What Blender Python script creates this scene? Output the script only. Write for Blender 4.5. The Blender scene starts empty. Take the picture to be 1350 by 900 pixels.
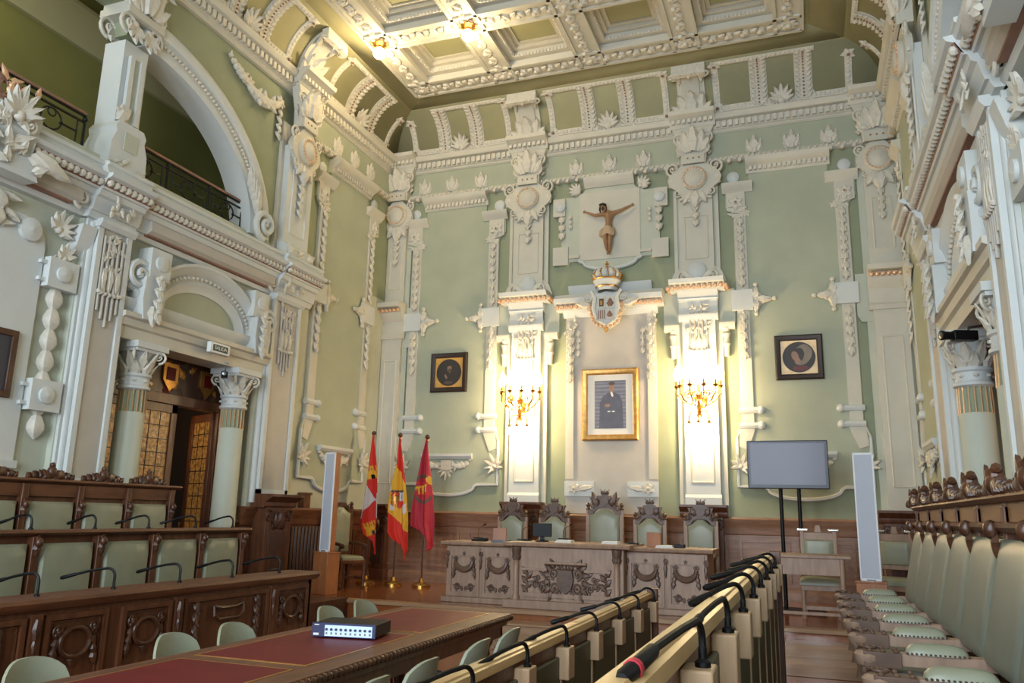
import bpy, bmesh, math, random
from mathutils import Vector, Matrix
random.seed(7)
C = bpy.context.scene.collection
PI = math.pi
sin, cos = math.sin, math.cos

# ------------------------------------------------------------------ materials
def srgb(r, g, b):
    f = lambda c: c / 12.92 if c <= .04045 else ((c + .055) / 1.055) ** 2.4
    return (f(r / 255), f(g / 255), f(b / 255), 1)

def mat(name, col, rough=.5, metal=0., var=.0, vscale=4., bump=0., bscale=40., emit=None, estr=0., spec=.5, stretch=(1, 1, 1), col2=None, trans=0., coat=0.):
    m = bpy.data.materials.new(name); m.use_nodes = True
    nt = m.node_tree; b = nt.nodes['Principled BSDF']
    c = srgb(*col)
    b.inputs['Base Color'].default_value = c
    b.inputs['Roughness'].default_value = rough
    b.inputs['Metallic'].default_value = metal
    b.inputs['Specular IOR Level'].default_value = spec
    if coat: b.inputs['Coat Weight'].default_value = coat; b.inputs['Coat Roughness'].default_value = .12
    if trans: b.inputs['Transmission Weight'].default_value = trans
    if emit:
        b.inputs['Emission Color'].default_value = srgb(*emit); b.inputs['Emission Strength'].default_value = estr
    tc = mp = None
    def coords():
        nonlocal tc, mp
        if mp is None:
            tc = nt.nodes.new('ShaderNodeTexCoord'); mp = nt.nodes.new('ShaderNodeMapping')
            mp.inputs['Scale'].default_value = stretch
            nt.links.new(tc.outputs['Object'], mp.inputs['Vector'])
        return mp.outputs['Vector']
    if var or col2:
        n = nt.nodes.new('ShaderNodeTexNoise'); n.inputs['Scale'].default_value = vscale; n.inputs['Detail'].default_value = 5
        nt.links.new(coords(), n.inputs['Vector'])
        r = nt.nodes.new('ShaderNodeValToRGB')
        if col2: lo, hi = c, srgb(*col2)
        else:
            lo = tuple(x * (1 - var) for x in c[:3]) + (1,); hi = tuple(min(1, x * (1 + var)) for x in c[:3]) + (1,)
        r.color_ramp.elements[0].position = .32; r.color_ramp.elements[1].position = .68
        r.color_ramp.elements[0].color = lo; r.color_ramp.elements[1].color = hi
        nt.links.new(n.outputs['Fac'], r.inputs['Fac']); nt.links.new(r.outputs['Color'], b.inputs['Base Color'])
    if bump:
        n = nt.nodes.new('ShaderNodeTexNoise'); n.inputs['Scale'].default_value = bscale; n.inputs['Detail'].default_value = 3
        nt.links.new(coords(), n.inputs['Vector'])
        bp = nt.nodes.new('ShaderNodeBump'); bp.inputs['Strength'].default_value = bump; bp.inputs['Distance'].default_value = .01
        nt.links.new(n.outputs['Fac'], bp.inputs['Height']); nt.links.new(bp.outputs['Normal'], b.inputs['Normal'])
    return m

M = {}
M['field']   = mat('wall_green', (150, 156, 128), .75, var=.06, vscale=2, bump=.05)
M['panel']   = mat('panel_green', (192, 195, 178), .7, var=.05, vscale=2)
M['mid']     = mat('panel_mid_green', (170, 175, 154), .72, var=.05, vscale=2)
M['cove']    = mat('cove_olive', (158, 154, 120), .75, var=.05, vscale=2)
M['gallery2'] = mat('gallery_cornice', (184, 174, 128), .7)
M['fascia']  = mat('bench_fascia', (126, 86, 54), .5, col2=(150, 106, 68), vscale=3, stretch=(6, .7, 6))
M['dado']    = mat('dado_oak', (134, 96, 72), .42, col2=(158, 120, 94), vscale=3, stretch=(.8, 6, 6), bump=.08, bscale=12)
M['cream']   = mat('plaster_cream', (204, 199, 184), .6, var=.04, vscale=3)
M['white']   = mat('plaster_white', (206, 209, 206), .55, var=.03, vscale=3)
M['relief']  = mat('plaster_relief', (212, 206, 192), .6, var=.08, vscale=18)
M['blush']   = mat('plaster_blush', (190, 184, 174), .6, var=.04, vscale=4)
M['rose']    = mat('rose_band', (144, 106, 88), .6, var=.1, vscale=10)
M['gilt']    = mat('gilt_pearl', (222, 178, 138), .35, .25, var=.1, vscale=20)
M['gold']    = mat('gold_leaf', (190, 140, 70), .35, .7, var=.2, vscale=25)
M['goldframe'] = mat('gold_frame', (196, 150, 84), .35, .6, var=.2, vscale=14)
M['ceil']    = mat('ceiling_green', (168, 166, 128), .75, var=.04, vscale=2)
M['gallery'] = mat('gallery_green', (136, 132, 72), .8, var=.05, vscale=2)
M['wood']    = mat('walnut', (80, 46, 28), .38, col2=(108, 66, 42), vscale=3, stretch=(6, 6, .8), bump=.08, bscale=12)
M['woodh']   = mat('walnut_long', (88, 52, 33), .5, col2=(118, 74, 48), vscale=3, stretch=(6, .7, 6), bump=.08, bscale=12)
M['woodd']   = mat('walnut_dark', (62, 38, 27), .4, col2=(88, 55, 38), vscale=4, stretch=(5, 5, 1))
M['woodg']   = mat('oak_grey', (142, 114, 95), .45, col2=(166, 136, 114), vscale=3, stretch=(5, 5, 1), bump=.08, bscale=14)
M['woodgc']  = mat('oak_carving', (88, 64, 50), .42, col2=(108, 82, 66), vscale=8)
M['carve']   = mat('walnut_carving', (62, 36, 23), .36, col2=(90, 54, 34), vscale=9)
M['oak']     = mat('light_oak', (200, 162, 108), .4, col2=(218, 184, 130), vscale=3, stretch=(6, .6, 6))
M['block']   = mat('beech_block', (186, 152, 116), .45, col2=(200, 168, 132), vscale=5, stretch=(8, 8, 1))
M['ply']     = mat('orange_ply', (150, 92, 54), .4, col2=(168, 108, 66), vscale=3, stretch=(6, 6, 1))
M['floor']   = mat('floor_parquet', (128, 72, 38), .16, col2=(150, 90, 50), vscale=2.5, stretch=(6, .6, 1), coat=.4)
M['step']    = mat('step_wood', (150, 116, 86), .3, col2=(172, 138, 106), vscale=3, stretch=(.7, 6, 6), coat=.2)
M['green']   = mat('green_leather', (144, 145, 122), .36, var=.06, vscale=5, bump=.04, bscale=120)
M['benchgreen'] = mat('bench_leather', (112, 116, 104), .38, var=.06, vscale=5, bump=.04, bscale=120)
M['greend']  = mat('green_chair', (146, 148, 126), .5, var=.05, vscale=8)
M['olive']   = mat('olive_back', (84, 82, 56), .55, var=.08, vscale=4)
M['red']     = mat('red_leather', (108, 24, 27), .5, spec=.25, var=.1, vscale=6, bump=.05, bscale=150)
M['black']   = mat('black_plastic', (10, 10, 11), .5, spec=.3)
M['iron']    = mat('black_iron', (22, 22, 20), .5, .3)
M['metal']   = mat('grey_metal', (120, 122, 126), .3, .9)
M['chrome']  = mat('chrome', (225, 226, 228), .12, .9)
M['brass']   = mat('brass', (196, 148, 78), .25, .9)
M['speaker'] = mat('speaker_white', (226, 227, 230), .45)
M['grille']  = mat('speaker_grille', (186, 190, 200), .6, var=.06, vscale=150)
M['screen']  = mat('screen_grey', (62, 52, 74), .25, var=.05, vscale=1.5)
M['bezel']   = mat('bezel', (58, 58, 70), .35)
M['paper']   = mat('paper', (232, 230, 224), .7)
M['bulb']    = mat('bulb_glow', (255, 236, 190), .3, emit=(255, 214, 140), estr=22)
M['crystal'] = mat('crystal', (255, 244, 220), .1, emit=(255, 226, 170), estr=2.5)
M['amber']   = mat('amber_glass', (188, 140, 76), .25, col2=(64, 42, 26), vscale=16, bump=.6, bscale=40, emit=(190, 130, 60), estr=.12)
M['skin']    = mat('carved_flesh', (152, 114, 82), .55, var=.12, vscale=30)
M['cloth']   = mat('carved_loincloth', (186, 160, 128), .6)
M['hair']    = mat('carved_hair', (44, 30, 22), .6)
M['fred']    = mat('flag_red', (214, 44, 30), .7)
M['fcrim']   = mat('flag_crimson', (176, 36, 52), .7)
M['fyel']    = mat('flag_yellow', (226, 168, 40), .7)
M['fwht']    = mat('flag_white', (214, 206, 204), .7)
M['fpur']    = mat('flag_purple', (128, 42, 60), .7)
M['fgrn']    = mat('flag_laurel', (96, 74, 60), .7)
M['exit']    = mat('sign_white', (232, 234, 232), .5)
M['exitg']   = mat('sign_green', (32, 64, 52), .5)
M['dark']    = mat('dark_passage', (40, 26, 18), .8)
M['cable']   = mat('cable_black', (18, 18, 18), .6)
M['redband'] = mat('red_band', (186, 44, 60), .4)
M['led']     = mat('device_panel', (188, 208, 236), .4, emit=(190, 214, 245), estr=.35)
M['blue']    = mat('device_blue', (26, 34, 78), .4)

# ------------------------------------------------------------------ mesh builder
class MB:
    def __init__(s, frame=None, mats=('cream',)):
        s.v = []; s.f = []; s.fm = []; s.k = 0; s.F = frame; s.warp = None; s.mats = list(mats)
    def use(s, name):
        if name not in s.mats: s.mats.append(name)
        s.k = s.mats.index(name); return s
    def add(s, vs, fs, T=None):
        o = len(s.v)
        for p in vs:
            p = Vector(p)
            if T is not None: p = T @ p
            if s.warp: p = Vector(s.warp(p.x, p.y, p.z))
            if s.F: p = Vector(s.F(p.x, p.y, p.z))
            s.v.append(p)
        for f in fs:
            s.f.append([i + o for i in f]); s.fm.append(s.k)
        return s
    def box(s, a0, b0, c0, a1, b1, c1, T=None):
        vs = [(a, b, c) for c in (c0, c1) for b in (b0, b1) for a in (a0, a1)]
        return s.add(vs, [(0, 2, 3, 1), (4, 5, 7, 6), (0, 1, 5, 4), (2, 6, 7, 3), (0, 4, 6, 2), (1, 3, 7, 5)], T)
    def prism(s, pts, w0, w1, T=None):
        n = len(pts)
        vs = [(p[0], p[1], w0) for p in pts] + [(p[0], p[1], w1) for p in pts]
        return s.add(vs, [tuple(range(n - 1, -1, -1)), tuple(range(n, 2 * n))] + [(i, (i + 1) % n, n + (i + 1) % n, n + i) for i in range(n)], T)
    def mould(s, prof, u0, u1, T=None, seg=1):         # prof: (v, w) polyline, swept along u
        n = len(prof); vs = []; fs = []
        for k in range(seg + 1):
            u = u0 + (u1 - u0) * k / seg
            vs += [(u, v, w) for v, w in prof]
        for k in range(seg):
            for i in range(n - 1):
                a = k * n + i; fs.append((a, a + 1, a + n + 1, a + n))
        fs += [tuple(range(n)), tuple(range(seg * n, seg * n + n))[::-1]]
        return s.add(vs, fs, T)
    def mouldv(s, prof, v0, v1, T=None, seg=1):        # prof: (u, w), swept along v
        n = len(prof); vs = []; fs = []
        for k in range(seg + 1):
            v = v0 + (v1 - v0) * k / seg
            vs += [(u, v, w) for u, w in prof]
        for k in range(seg):
            for i in range(n - 1):
                a = k * n + i; fs.append((a, a + 1, a + n + 1, a + n))
        fs += [tuple(range(n)), tuple(range(seg * n, seg * n + n))[::-1]]
        return s.add(vs, fs, T)
    def arch(s, prof, cu, cv, a, b, t0, t1, n=32):      # prof: (radial, w) swept on an ellipse
        m = len(prof); vs = []; fs = []
        for k in range(n + 1):
            t = t0 + (t1 - t0) * k / n
            for r, w in prof: vs.append((cu + (a + r) * cos(t), cv + (b + r) * sin(t), w))
        for k in range(n):
            for i in range(m - 1):
                q = k * m + i; fs.append((q, q + 1, q + m + 1, q + m))
        fs += [tuple(range(m)), tuple(range(n * m, n * m + m))[::-1]]
        return s.add(vs, fs)
    def tube(s, path, r, n=8, T=None, cap=True):
        path = [Vector(p) for p in path]; L = len(path); vs = []; fs = []
        rr = r if isinstance(r, (list, tuple)) else [r] * L
        up = None
        for i, p in enumerate(path):
            d = (path[min(i + 1, L - 1)] - path[max(i - 1, 0)])
            if d.length < 1e-9: d = Vector((0, 0, 1))
            d.normalize()
            if up is None:
                up = Vector((0, 0, 1)) if abs(d.z) < .9 else Vector((1, 0, 0))
            x = d.cross(up)
            if x.length < 1e-5: x = d.orthogonal()
            x.normalize(); y = x.cross(d).normalized(); up = y
            for j in range(n):
                t = 2 * PI * j / n
                vs.append(p + (x * cos(t) + y * sin(t)) * rr[i])
        for i in range(L - 1):
            for j in range(n):
                a = i * n + j; b = i * n + (j + 1) % n; fs.append((a, b, b + n, a + n))
        if cap: fs += [tuple(range(n))[::-1], tuple(range((L - 1) * n, L * n))]
        return s.add(vs, fs, T)
    def lathe(s, prof, n=16, T=None, a0=0., a1=2 * PI, flute=0, fd=0.):   # prof (r, h) around local third axis
        m = len(prof); full = abs(a1 - a0 - 2 * PI) < 1e-6; K = n if full else n + 1; vs = []; fs = []
        for j in range(K):
            t = a0 + (a1 - a0) * j / n
            for r, h in prof:
                q = r * (1 - fd * (abs(sin(flute * t / 2)) if flute else 0)); vs.append((q * cos(t), q * sin(t), h))
        for j in range(n):
            j2 = (j + 1) % K
            for i in range(m - 1):
                fs.append((j * m + i, j2 * m + i, j2 * m + i + 1, j * m + i + 1))
        return s.add(vs, fs, T)
    def sph(s, c, r, n=8, m=5, T=None):
        r = r if isinstance(r, (list, tuple)) else (r, r, r); vs = [(c[0], c[1], c[2] - r[2])]; fs = []
        for i in range(1, m):
            a = -PI / 2 + PI * i / m
            for j in range(n):
                t = 2 * PI * j / n
                vs.append((c[0] + r[0] * cos(a) * cos(t), c[1] + r[1] * cos(a) * sin(t), c[2] + r[2] * sin(a)))
        vs.append((c[0], c[1], c[2] + r[2])); top = len(vs) - 1
        for j in range(n):
            fs.append((0, 1 + (j + 1) % n, 1 + j)); fs.append((top, 1 + (m - 2) * n + j, 1 + (m - 2) * n + (j + 1) % n))
            for i in range(m - 2):
                a = 1 + i * n + j; b = 1 + i * n + (j + 1) % n; fs.append((a, b, b + n, a + n))
        return s.add(vs, fs, T)
    def cyl(s, p0, p1, r, n=12, T=None): return s.tube([p0, p1], r, n, T)
    def cushion(s, a0, b0, a1, b1, w0, w1, T=None, n=7, top=None, edge=.5):   # pillow: domed in w; top(u)-> extra height of the upper edge
        vs = []; fs = []
        for i in range(n + 1):
            for j in range(n + 1):
                x = i / n; y = j / n
                x = .5 - .5 * cos(PI * x); y = .5 - .5 * cos(PI * y); e = (1 - abs(2 * x - 1) ** 9) * (1 - abs(2 * y - 1) ** 9)
                bb = b1 + (top(2 * x - 1) if top else 0)
                vs.append((a0 + (a1 - a0) * x, b0 + (bb - b0) * y, w0 + (w1 - w0) * (edge + (1 - edge) * max(0, e) ** .6)))
        K = len(vs)
        for i in range(n):
            for j in range(n):
                a = i * (n + 1) + j; fs.append((a, a + n + 1, a + n + 2, a + 1))
        ring = [j for j in range(n + 1)] + [i * (n + 1) + n for i in range(1, n + 1)] + [n * (n + 1) + j for j in range(n - 1, -1, -1)] + [i * (n + 1) for i in range(n - 1, 0, -1)]
        for q in ring: vs.append((vs[q][0], vs[q][1], w0))
        R = len(ring)
        for i in range(R): fs.append((ring[i], ring[(i + 1) % R], K + (i + 1) % R, K + i))
        fs.append(tuple(K + i for i in range(R)))
        return s.add(vs, fs, T)
    # ---------------- ornament (local: x right, y up, z out of the wall)
    def leaf(s, T, L=1., W=.4, H=.12, curl=0., lob=.16):
        vs = []; fs = []; nt = 7; ns = 5
        for i in range(nt + 1):
            t = i / nt
            wd = W * .5 * (sin(PI * min(1, t * .94 + .06) ** .8) + .04) * (1 + lob * cos(9 * PI * t))
            for j in range(ns):
                q = -1 + 2 * j / (ns - 1)
                z = H * (1 - abs(q) ** 1.5) * (.35 + .65 * sin(PI * min(1, .15 + t * .8))) - (H * .35 if j == 2 else 0) + curl * t * t
                vs.append((q * wd, t * L - abs(q) * W * .1, z))
        for i in range(nt):
            for j in range(ns - 1):
                a = i * ns + j; fs.append((a, a + 1, a + ns + 1, a + ns))
        return s.add(vs, fs, T)
    def frame(s, a, b, c, d, t, w0, w1):                      # rectangular frame of four bars
        s.box(a, b, w0, c, b + t, w1); s.box(a, d - t, w0, c, d, w1); s.box(a, b + t, w0, a + t, d - t, w1); s.box(c - t, b + t, w0, c, d - t, w1); return s
    def pad(s, y, z0, z1, v, hw, h, T=None):                  # rounded arm pad along the third axis
        vs = []; fs = []; n = 10; m = 9
        for i in range(n + 1):
            t = -1 + 2 * i / n; t = sin(t * PI / 2); k = (1 - abs(t) ** 5) ** .5 if abs(t) < 1 else 0
            for j in range(m):
                a = PI * j / (m - 1); vs.append((y + hw * (.55 + .45 * k) * cos(a), v + h * k * sin(a) ** .7, (z0 + z1) / 2 + (z1 - z0) / 2 * t))
        for i in range(n):
            for j in range(m - 1): a = i * m + j; fs.append((a, a + 1, a + m + 1, a + m))
        return s.add(vs, fs, T)
    def husks(s, u, v1, v0, w, W=.12, step=.13, T=None):   # hanging chain of bell flowers
        T = T or Matrix(); v = v1
        if W >= .24:
            while v - step * .9 > v0 - 1e-6:
                s.lathe([(W * .1, -.02 * step), (W * .26, .12 * step), (W * .42, .45 * step), (W * .44, .68 * step), (W * .3, .92 * step), (W * .04, 1.16 * step)], 20, T @ Matrix.Translation((u, v, w)) @ Matrix.Diagonal((1, 1, .7, 1)) @ Matrix.Rotation(PI / 2, 4, 'X'), flute=6, fd=.22)
                v -= step
            return s
        while v - step * .9 > v0 - 1e-6:
            for a, k in ((-.5, .8), (.5, .8), (0, 1)):
                s.leaf(T @ TR(u, v, w + (.012 if a == 0 else 0), PI + a * .7), step * 1.15 * k, W * .62, W * .28, W * .25)
            s.sph((u, v, w + W * .18), W * .17, 6, 4, T); v -= step
        return s
    def palm(s, T, r, n=7, spread=PI, H=.25, sc=True):
        for i in range(n):
            a = -spread / 2 + spread * i / (n - 1)
            k = 1 - .28 * abs(2 * i / (n - 1) - 1)
            s.leaf(T @ TR(0, 0, 0, a), r * k, r * 2.3 / n, r * H, r * .25)
        s.sph((0, 0, r * .08), (r * .2, r * .2, r * .16), 8, 5, T)
        if sc:
            s.scroll(T @ TR(r * .42, -r * .12, 0), r * .26, 1); s.scroll(T @ TR(-r * .42, -r * .12, 0), r * .26, -1)
        return s
    def rosette(s, T, r, n=6):
        for i in range(n): s.leaf(T @ TR(0, 0, 0, 2 * PI * i / n), r, r * .75, r * .3, r * .05, 0)
        s.sph((0, 0, r * .16), (r * .3, r * .3, r * .28), 8, 5, T)
        return s
    def scroll(s, T, r, sg=1, turns=1.5, th=.2):
        pts = []; rr = []; n = 20
        for i in range(n + 1):
            t = i / n; q = r * (1 - .82 * t); a = -PI / 2 + sg * 2 * PI * turns * t
            pts.append((q * cos(a), q * sin(a), r * (.12 + .28 * t))); rr.append(r * th * (1 - .5 * t))
        s.tube(pts, rr, 6, T)
        s.sph((0, 0, r * .3), r * .2, 6, 4, T)
        return s
    def swag(s, p0, p1, sag, r, T=None, n=11):
        for i in range(n):
            t = i / (n - 1); x = p0[0] + (p1[0] - p0[0]) * t; y = p0[1] + (p1[1] - p0[1]) * t - sag * 4 * t * (1 - t)
            q = r * (.55 + .45 * sin(PI * t))
            s.sph((x, y, (p0[2] + p1[2]) / 2 + q * .4), (q * 1.15, q, q * .9), 7, 4, T)
            s.leaf((T or Matrix()) @ TR(x, y, p0[2] + q * .6, random.uniform(0, 6.28)), q * 1.9, q * 1.1, q * .5, q * .3)
        return s
    def beads(s, u0, u1, v, w, r, step, T=None, n=7, m=4):
        k = max(1, round((u1 - u0) / step))
        for i in range(k): s.sph((u0 + (u1 - u0) * (i + .5) / k, v, w), r, n, m, T)
        return s
    def teeth(s, u0, u1, v0, v1, w0, w1, step, fill=.6, T=None):
        k = max(1, round((u1 - u0) / step)); d = (u1 - u0) / k
        for i in range(k): s.box(u0 + d * (i + .5 - fill / 2), v0, w0, u0 + d * (i + .5 + fill / 2), v1, w1, T)
        return s
    def acanthus(s, T, W, Hh, curl=.3):
        s.leaf(T @ TR(0, 0, .02), Hh, W * .5, W * .22, curl * Hh)
        for sg in (-1, 1):
            s.leaf(T @ TR(sg * W * .12, 0, 0, -sg * .3), Hh * .86, W * .42, W * .18, curl * Hh * .7)
            s.leaf(T @ TR(sg * W * .2, 0, 0, -sg * .75), Hh * .6, W * .36, W * .16, curl * Hh * .6)
            s.scroll(T @ TR(sg * W * .34, W * .1, 0), W * .2, sg)
        return s
    def mess(s, T, W, Hh, n, r, seed=1):                     # loose foliage cluster
        rnd = random.Random(seed)
        for i in range(n):
            x = rnd.uniform(-W / 2, W / 2); y = rnd.uniform(-Hh / 2, Hh / 2)
            s.leaf(T @ TR(x, y, 0, rnd.uniform(0, 6.28)), r * rnd.uniform(.8, 1.4), r * .6, r * .35, r * .3)
        return s
    def coronet(s, T, W, Hh):                                # small royal crown, front view, rounded in depth
        s.box(-W * .36, 0, 0, W * .36, Hh * .18, W * .16, T)
        for i in range(5):
            x = -W * .4 + W * .8 * i / 4
            s.leaf(T @ TR(x * .85, Hh * .16, .01, -x * .9), Hh * (.5 if i % 2 else .66), W * .26, W * .16, W * .05)
            s.sph((x * 1.15, Hh * (.66 if i % 2 else .84), W * .08), W * .07, 6, 4, T)
        return s
    def build(s, name, parent=None, bev=0., smooth=38., loc=None):
        me = bpy.data.meshes.new(name)
        me.from_pydata([tuple(p) for p in s.v], [], s.f)
        for mn in s.mats: me.materials.append(M[mn])
        me.polygons.foreach_set('material_index', s.fm)
        bm = bmesh.new(); bm.from_mesh(me)
        bmesh.ops.recalc_face_normals(bm, faces=bm.faces)
        ang = math.radians(smooth)
        for f in bm.faces: f.smooth = True
        for e in bm.edges:
            if len(e.link_faces) == 2 and e.calc_face_angle(0) > ang: e.smooth = False
        bm.to_mesh(me); bm.free()
        o = bpy.data.objects.new(name, me); C.objects.link(o)
        if parent: o.parent = parent
        if loc: o.location = loc
        if bev:
            b = o.modifiers.new('edge', 'BEVEL'); b.width = bev; b.segments = 2; b.limit_method = 'ANGLE'; b.angle_limit = math.radians(50)
        return o

def TR(u, v, w=0., rot=0., s=1., mx=1):
    m = Matrix.Translation((u, v, w)) @ Matrix.Rotation(rot, 4, 'Z')
    if s != 1 or mx != 1: m = m @ Matrix.Diagonal((s * mx, s, s, 1))
    return m

def thing(name, label, cat, loc=(0, 0, 0), rz=0., group=None):
    o = bpy.data.objects.new(name, None); C.objects.link(o); o.empty_display_size = .1
    o.location = loc; o.rotation_euler = (0, 0, rz)
    return tag(o, label, cat, group)
def tag(o, label, cat, group=None):
    o['label'] = label; o['category'] = cat
    if group: o['group'] = group
    return o
def struct(o): o['kind'] = 'structure'; return o
KIDS = {}
def dup(root, loc, rz=None, label=None, group=None):
    def cp(o, parent):
        c = o.copy(); C.objects.link(c)
        if parent: c.parent = parent
        for ch in list(o.children): cp(ch, c)
        return c
    r = cp(root, None); r.location = loc
    if rz is not None: r.rotation_euler = (0, 0, rz)
    if label: r['label'] = label
    if group: r['group'] = group
    return r
NTRIM = [0]
def trim(mb, bev=0., smooth=38.):
    NTRIM[0] += 1
    return struct(mb.build('trim_%d' % NTRIM[0], None, bev, smooth))

# ------------------------------------------------------------------ room frame
AX, YE, XL, XR = -3.25, 14.0, -7.95, 1.70          # axis, far wall, side walls
EYE = 1.65; DAIS = .40; YB = -5.0                   # eye height, dais level, near wall
FE = lambda u, v, w: (AX + u, YE - w, v)            # far wall: u right, v up, w out
FL = lambda u, v, w: (XL + w, u, v)                 # left wall: u along the room
FR = lambda u, v, w: (XR - w, u, v)                 # right wall
# ================================================================== room shell
m = MB(mats=('floor',)); m.box(XL - 1.6, YB - .3, -.3, XR + 1.6, 10.72, 0); struct(m.build('floor'))
m = MB(mats=('floor', 'step'))
m.box(XL, 10.62, 0, XR, YE + .2, DAIS - .03); m.use('step').box(XL, 10.58, DAIS - .05, XR, 10.78, DAIS)
m.use('floor').box(XL, 10.78, DAIS - .03, XR, YE + .2, DAIS)
struct(m.build('floor', bev=.008))
m = MB(mats=('step',))                                   # two steps in front of the dais
m.box(-4.95, 10.25, 0, -.35, 10.62, .27); m.box(-4.95, 9.88, 0, -.35, 10.25, .135)
m.box(-4.98, 10.22, .245, -.35, 10.6, .272); m.box(-4.98, 9.85, .11, -.35, 10.25, .137)
m.box(-.35, 10.2, 0, .75, 10.62, .27); m.box(-.35, 9.75, 0, .75, 10.2, .135)
struct(m.build('floor', bev=.006))
m = MB(mats=('wood',))                                  # raised platforms of the seat rows
m.box(XL, YB, 0, -6.12, 7.78, .44); m.box(XL, YB, .44, -7.08, 7.7, .9) if False else None
m.box(-.36, YB, 0, XR, 7.6, .3); m.box(.42, YB, .3, XR, 7.6, .58)
struct(m.build('floor'))

TOP = 9.0
m = MB(mats=('field',)); m.box(XL - .3, YE, -.2, XR + .3, YE + .25, 10.2); struct(m.build('wall_far'))
# near wall with three tall windows
m = MB(mats=('panel',))
wins = [(-6.9, -5.3), (-4.05, -2.45), (-1.2, .4)]
xs = [XL - .3] + [q for w in wins for q in w] + [XR + .3]
for i in range(0, len(xs), 2): m.box(xs[i], YB - .3, -.2, xs[i + 1], YB, 10.2)
for a, b in wins: m.box(a, YB - .3, -.2, b, YB, 1.2); m.box(a, YB - .3, 7.2, b, YB, 10.2)
struct(m.build('wall_near'))
for i, (a, b) in enumerate(wins):
    m = MB(mats=('white',)); z0, z1 = 1.2, 7.2
    for x in (a, b - .09, (a + b) / 2 - .04): m.box(x, YB - .2, z0, x + .09, YB - .1, z1)
    for z in (z0, z0 + 2, z0 + 4, z1 - .09): m.box(a, YB - .2, z, b, YB - .1, z + .09)
    struct(m.build('window_%d' % (i + 1)))

def side_wall(F, left):
    nm = 'wall_left' if left else 'wall_right'
    m = MB(F, mats=('panel', 'white'))
    d = -.35
    for a, b in ((YB, 7.22), (10.05, YE)): m.prism([(a, -.2), (b, -.2), (b, 5.3), (a, 5.3)], d, 0)
    m.prism([(7.22, 3.72), (10.05, 3.72), (10.05, 5.3), (7.22, 5.3)], d, 0)
    m.prism([(YB, 5.3), (YE, 5.3), (YE, 5.86), (YB, 5.86)], d, 0)
    pts = [(9.55, 5.86), (YE, 5.86), (YE, TOP), (YB, TOP), (YB, 8.02), (6.9, 8.02), (6.9, 7.6), (7.15, 7.6)]
    n = 24
    for i in range(1, n): t = PI / 2 * (1 - i / n); pts.append((7.15 + 2.4 * cos(t), 5.86 + 1.74 * sin(t)))
    m.use('field').prism(pts, d, 0)
    m.prism([(YB, TOP), (YE, TOP), (YE, 10.2), (YB, 10.2)], d, -.001)
    struct(m.build(nm))
    # door recess
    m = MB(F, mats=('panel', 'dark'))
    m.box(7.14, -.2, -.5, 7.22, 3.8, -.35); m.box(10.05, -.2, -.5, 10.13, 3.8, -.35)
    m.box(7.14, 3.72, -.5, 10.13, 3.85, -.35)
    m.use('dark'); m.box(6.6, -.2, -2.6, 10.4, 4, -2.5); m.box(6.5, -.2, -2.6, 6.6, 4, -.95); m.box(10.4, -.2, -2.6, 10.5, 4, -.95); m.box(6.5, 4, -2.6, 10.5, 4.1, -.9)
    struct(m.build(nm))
    # gallery behind the arch
    m = MB(F, mats=('gallery', 'panel'))
    m.box(YB, 5.3, -2.0, YE, 9.6, -1.85); m.box(12.6, 5.3, -2, 12.7, 9.3, -.3)
    m.box(YB, 5.25, -2, YE, 5.32, -.3); m.box(YB, 9.2, -2, YE, 9.3, -.3)
    struct(m.build(nm))
    m = MB(F, mats=('cream',))
    m.use('gallery2').mould([(8.25, -1.86), (8.25, -1.78), (8.32, -1.76), (8.4, -1.68), (8.5, -1.66), (8.62, -1.56), (8.66, -1.5), (8.72, -1.5), (8.72, -1.86)], YB, 12.6)
    trim(m)
side_wall(FL, True); side_wall(FR, False)

# ================================================================== cornice, frieze, cove (all three walls)
FRIEZE = [(8.0, 0), (8.0, .05), (8.03, .1), (8.07, .1), (8.1, .06), (8.12, .05)]
def entab(F, u0, u1, pal, lowfrieze=True):
    m = MB(F, mats=('cream', 'mid', 'relief', 'gilt'))
    if lowfrieze:
        m.use('mid').mould([(8.1, 0), (8.1, .045), (8.6, .045), (8.6, 0)], u0, u1)
        m.use('cream').mould(FRIEZE + [(8.12, 0)], u0, u1)
        m.use('relief').teeth(u0, u1, 7.97, 8.02, .04, .13, .19, .3)
        m.use('relief').beads(u0, u1, 8.06, .1, .032, .095)
        m.use('gilt').beads(u0, u1, 7.97, .1, .02, .19)
    m.use('cream').mould([(8.58, 0), (8.58, .06), (8.61, .09), (8.63, .09), (8.65, .12), (8.78, .14), (8.8, .22), (8.86, .26), (8.9, .26), (8.9, 0)], u0, u1)
    m.use('relief').teeth(u0, u1, 8.66, 8.77, .1, .18, .11, .55)
    for u in pal:
        m.use('relief').palm(TR(u, 8.2, .05), .2, 5, 1.5, .3, True)
        m.leaf(TR(u, 8.12, .05), .38, .16, .08); m.leaf(TR(u - .06, 8.14, .05, .25), .28, .12, .06); m.leaf(TR(u + .06, 8.14, .05, -.25), .28, .12, .06)
    return trim(m)
entab(FE, -4.72, 4.97, [-3.92, -3.3, -2.66, -.66, 0, .66, 2.66, 3.3, 3.92])
entab(FL, 11.0, YE, [11.75, 12.35, 12.95]); entab(FR, 11.0, YE, [11.75, 12.35, 12.95])
entab(FL, YB, 11.0, [], False); entab(FR, YB, 11.0, [], False)

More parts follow.
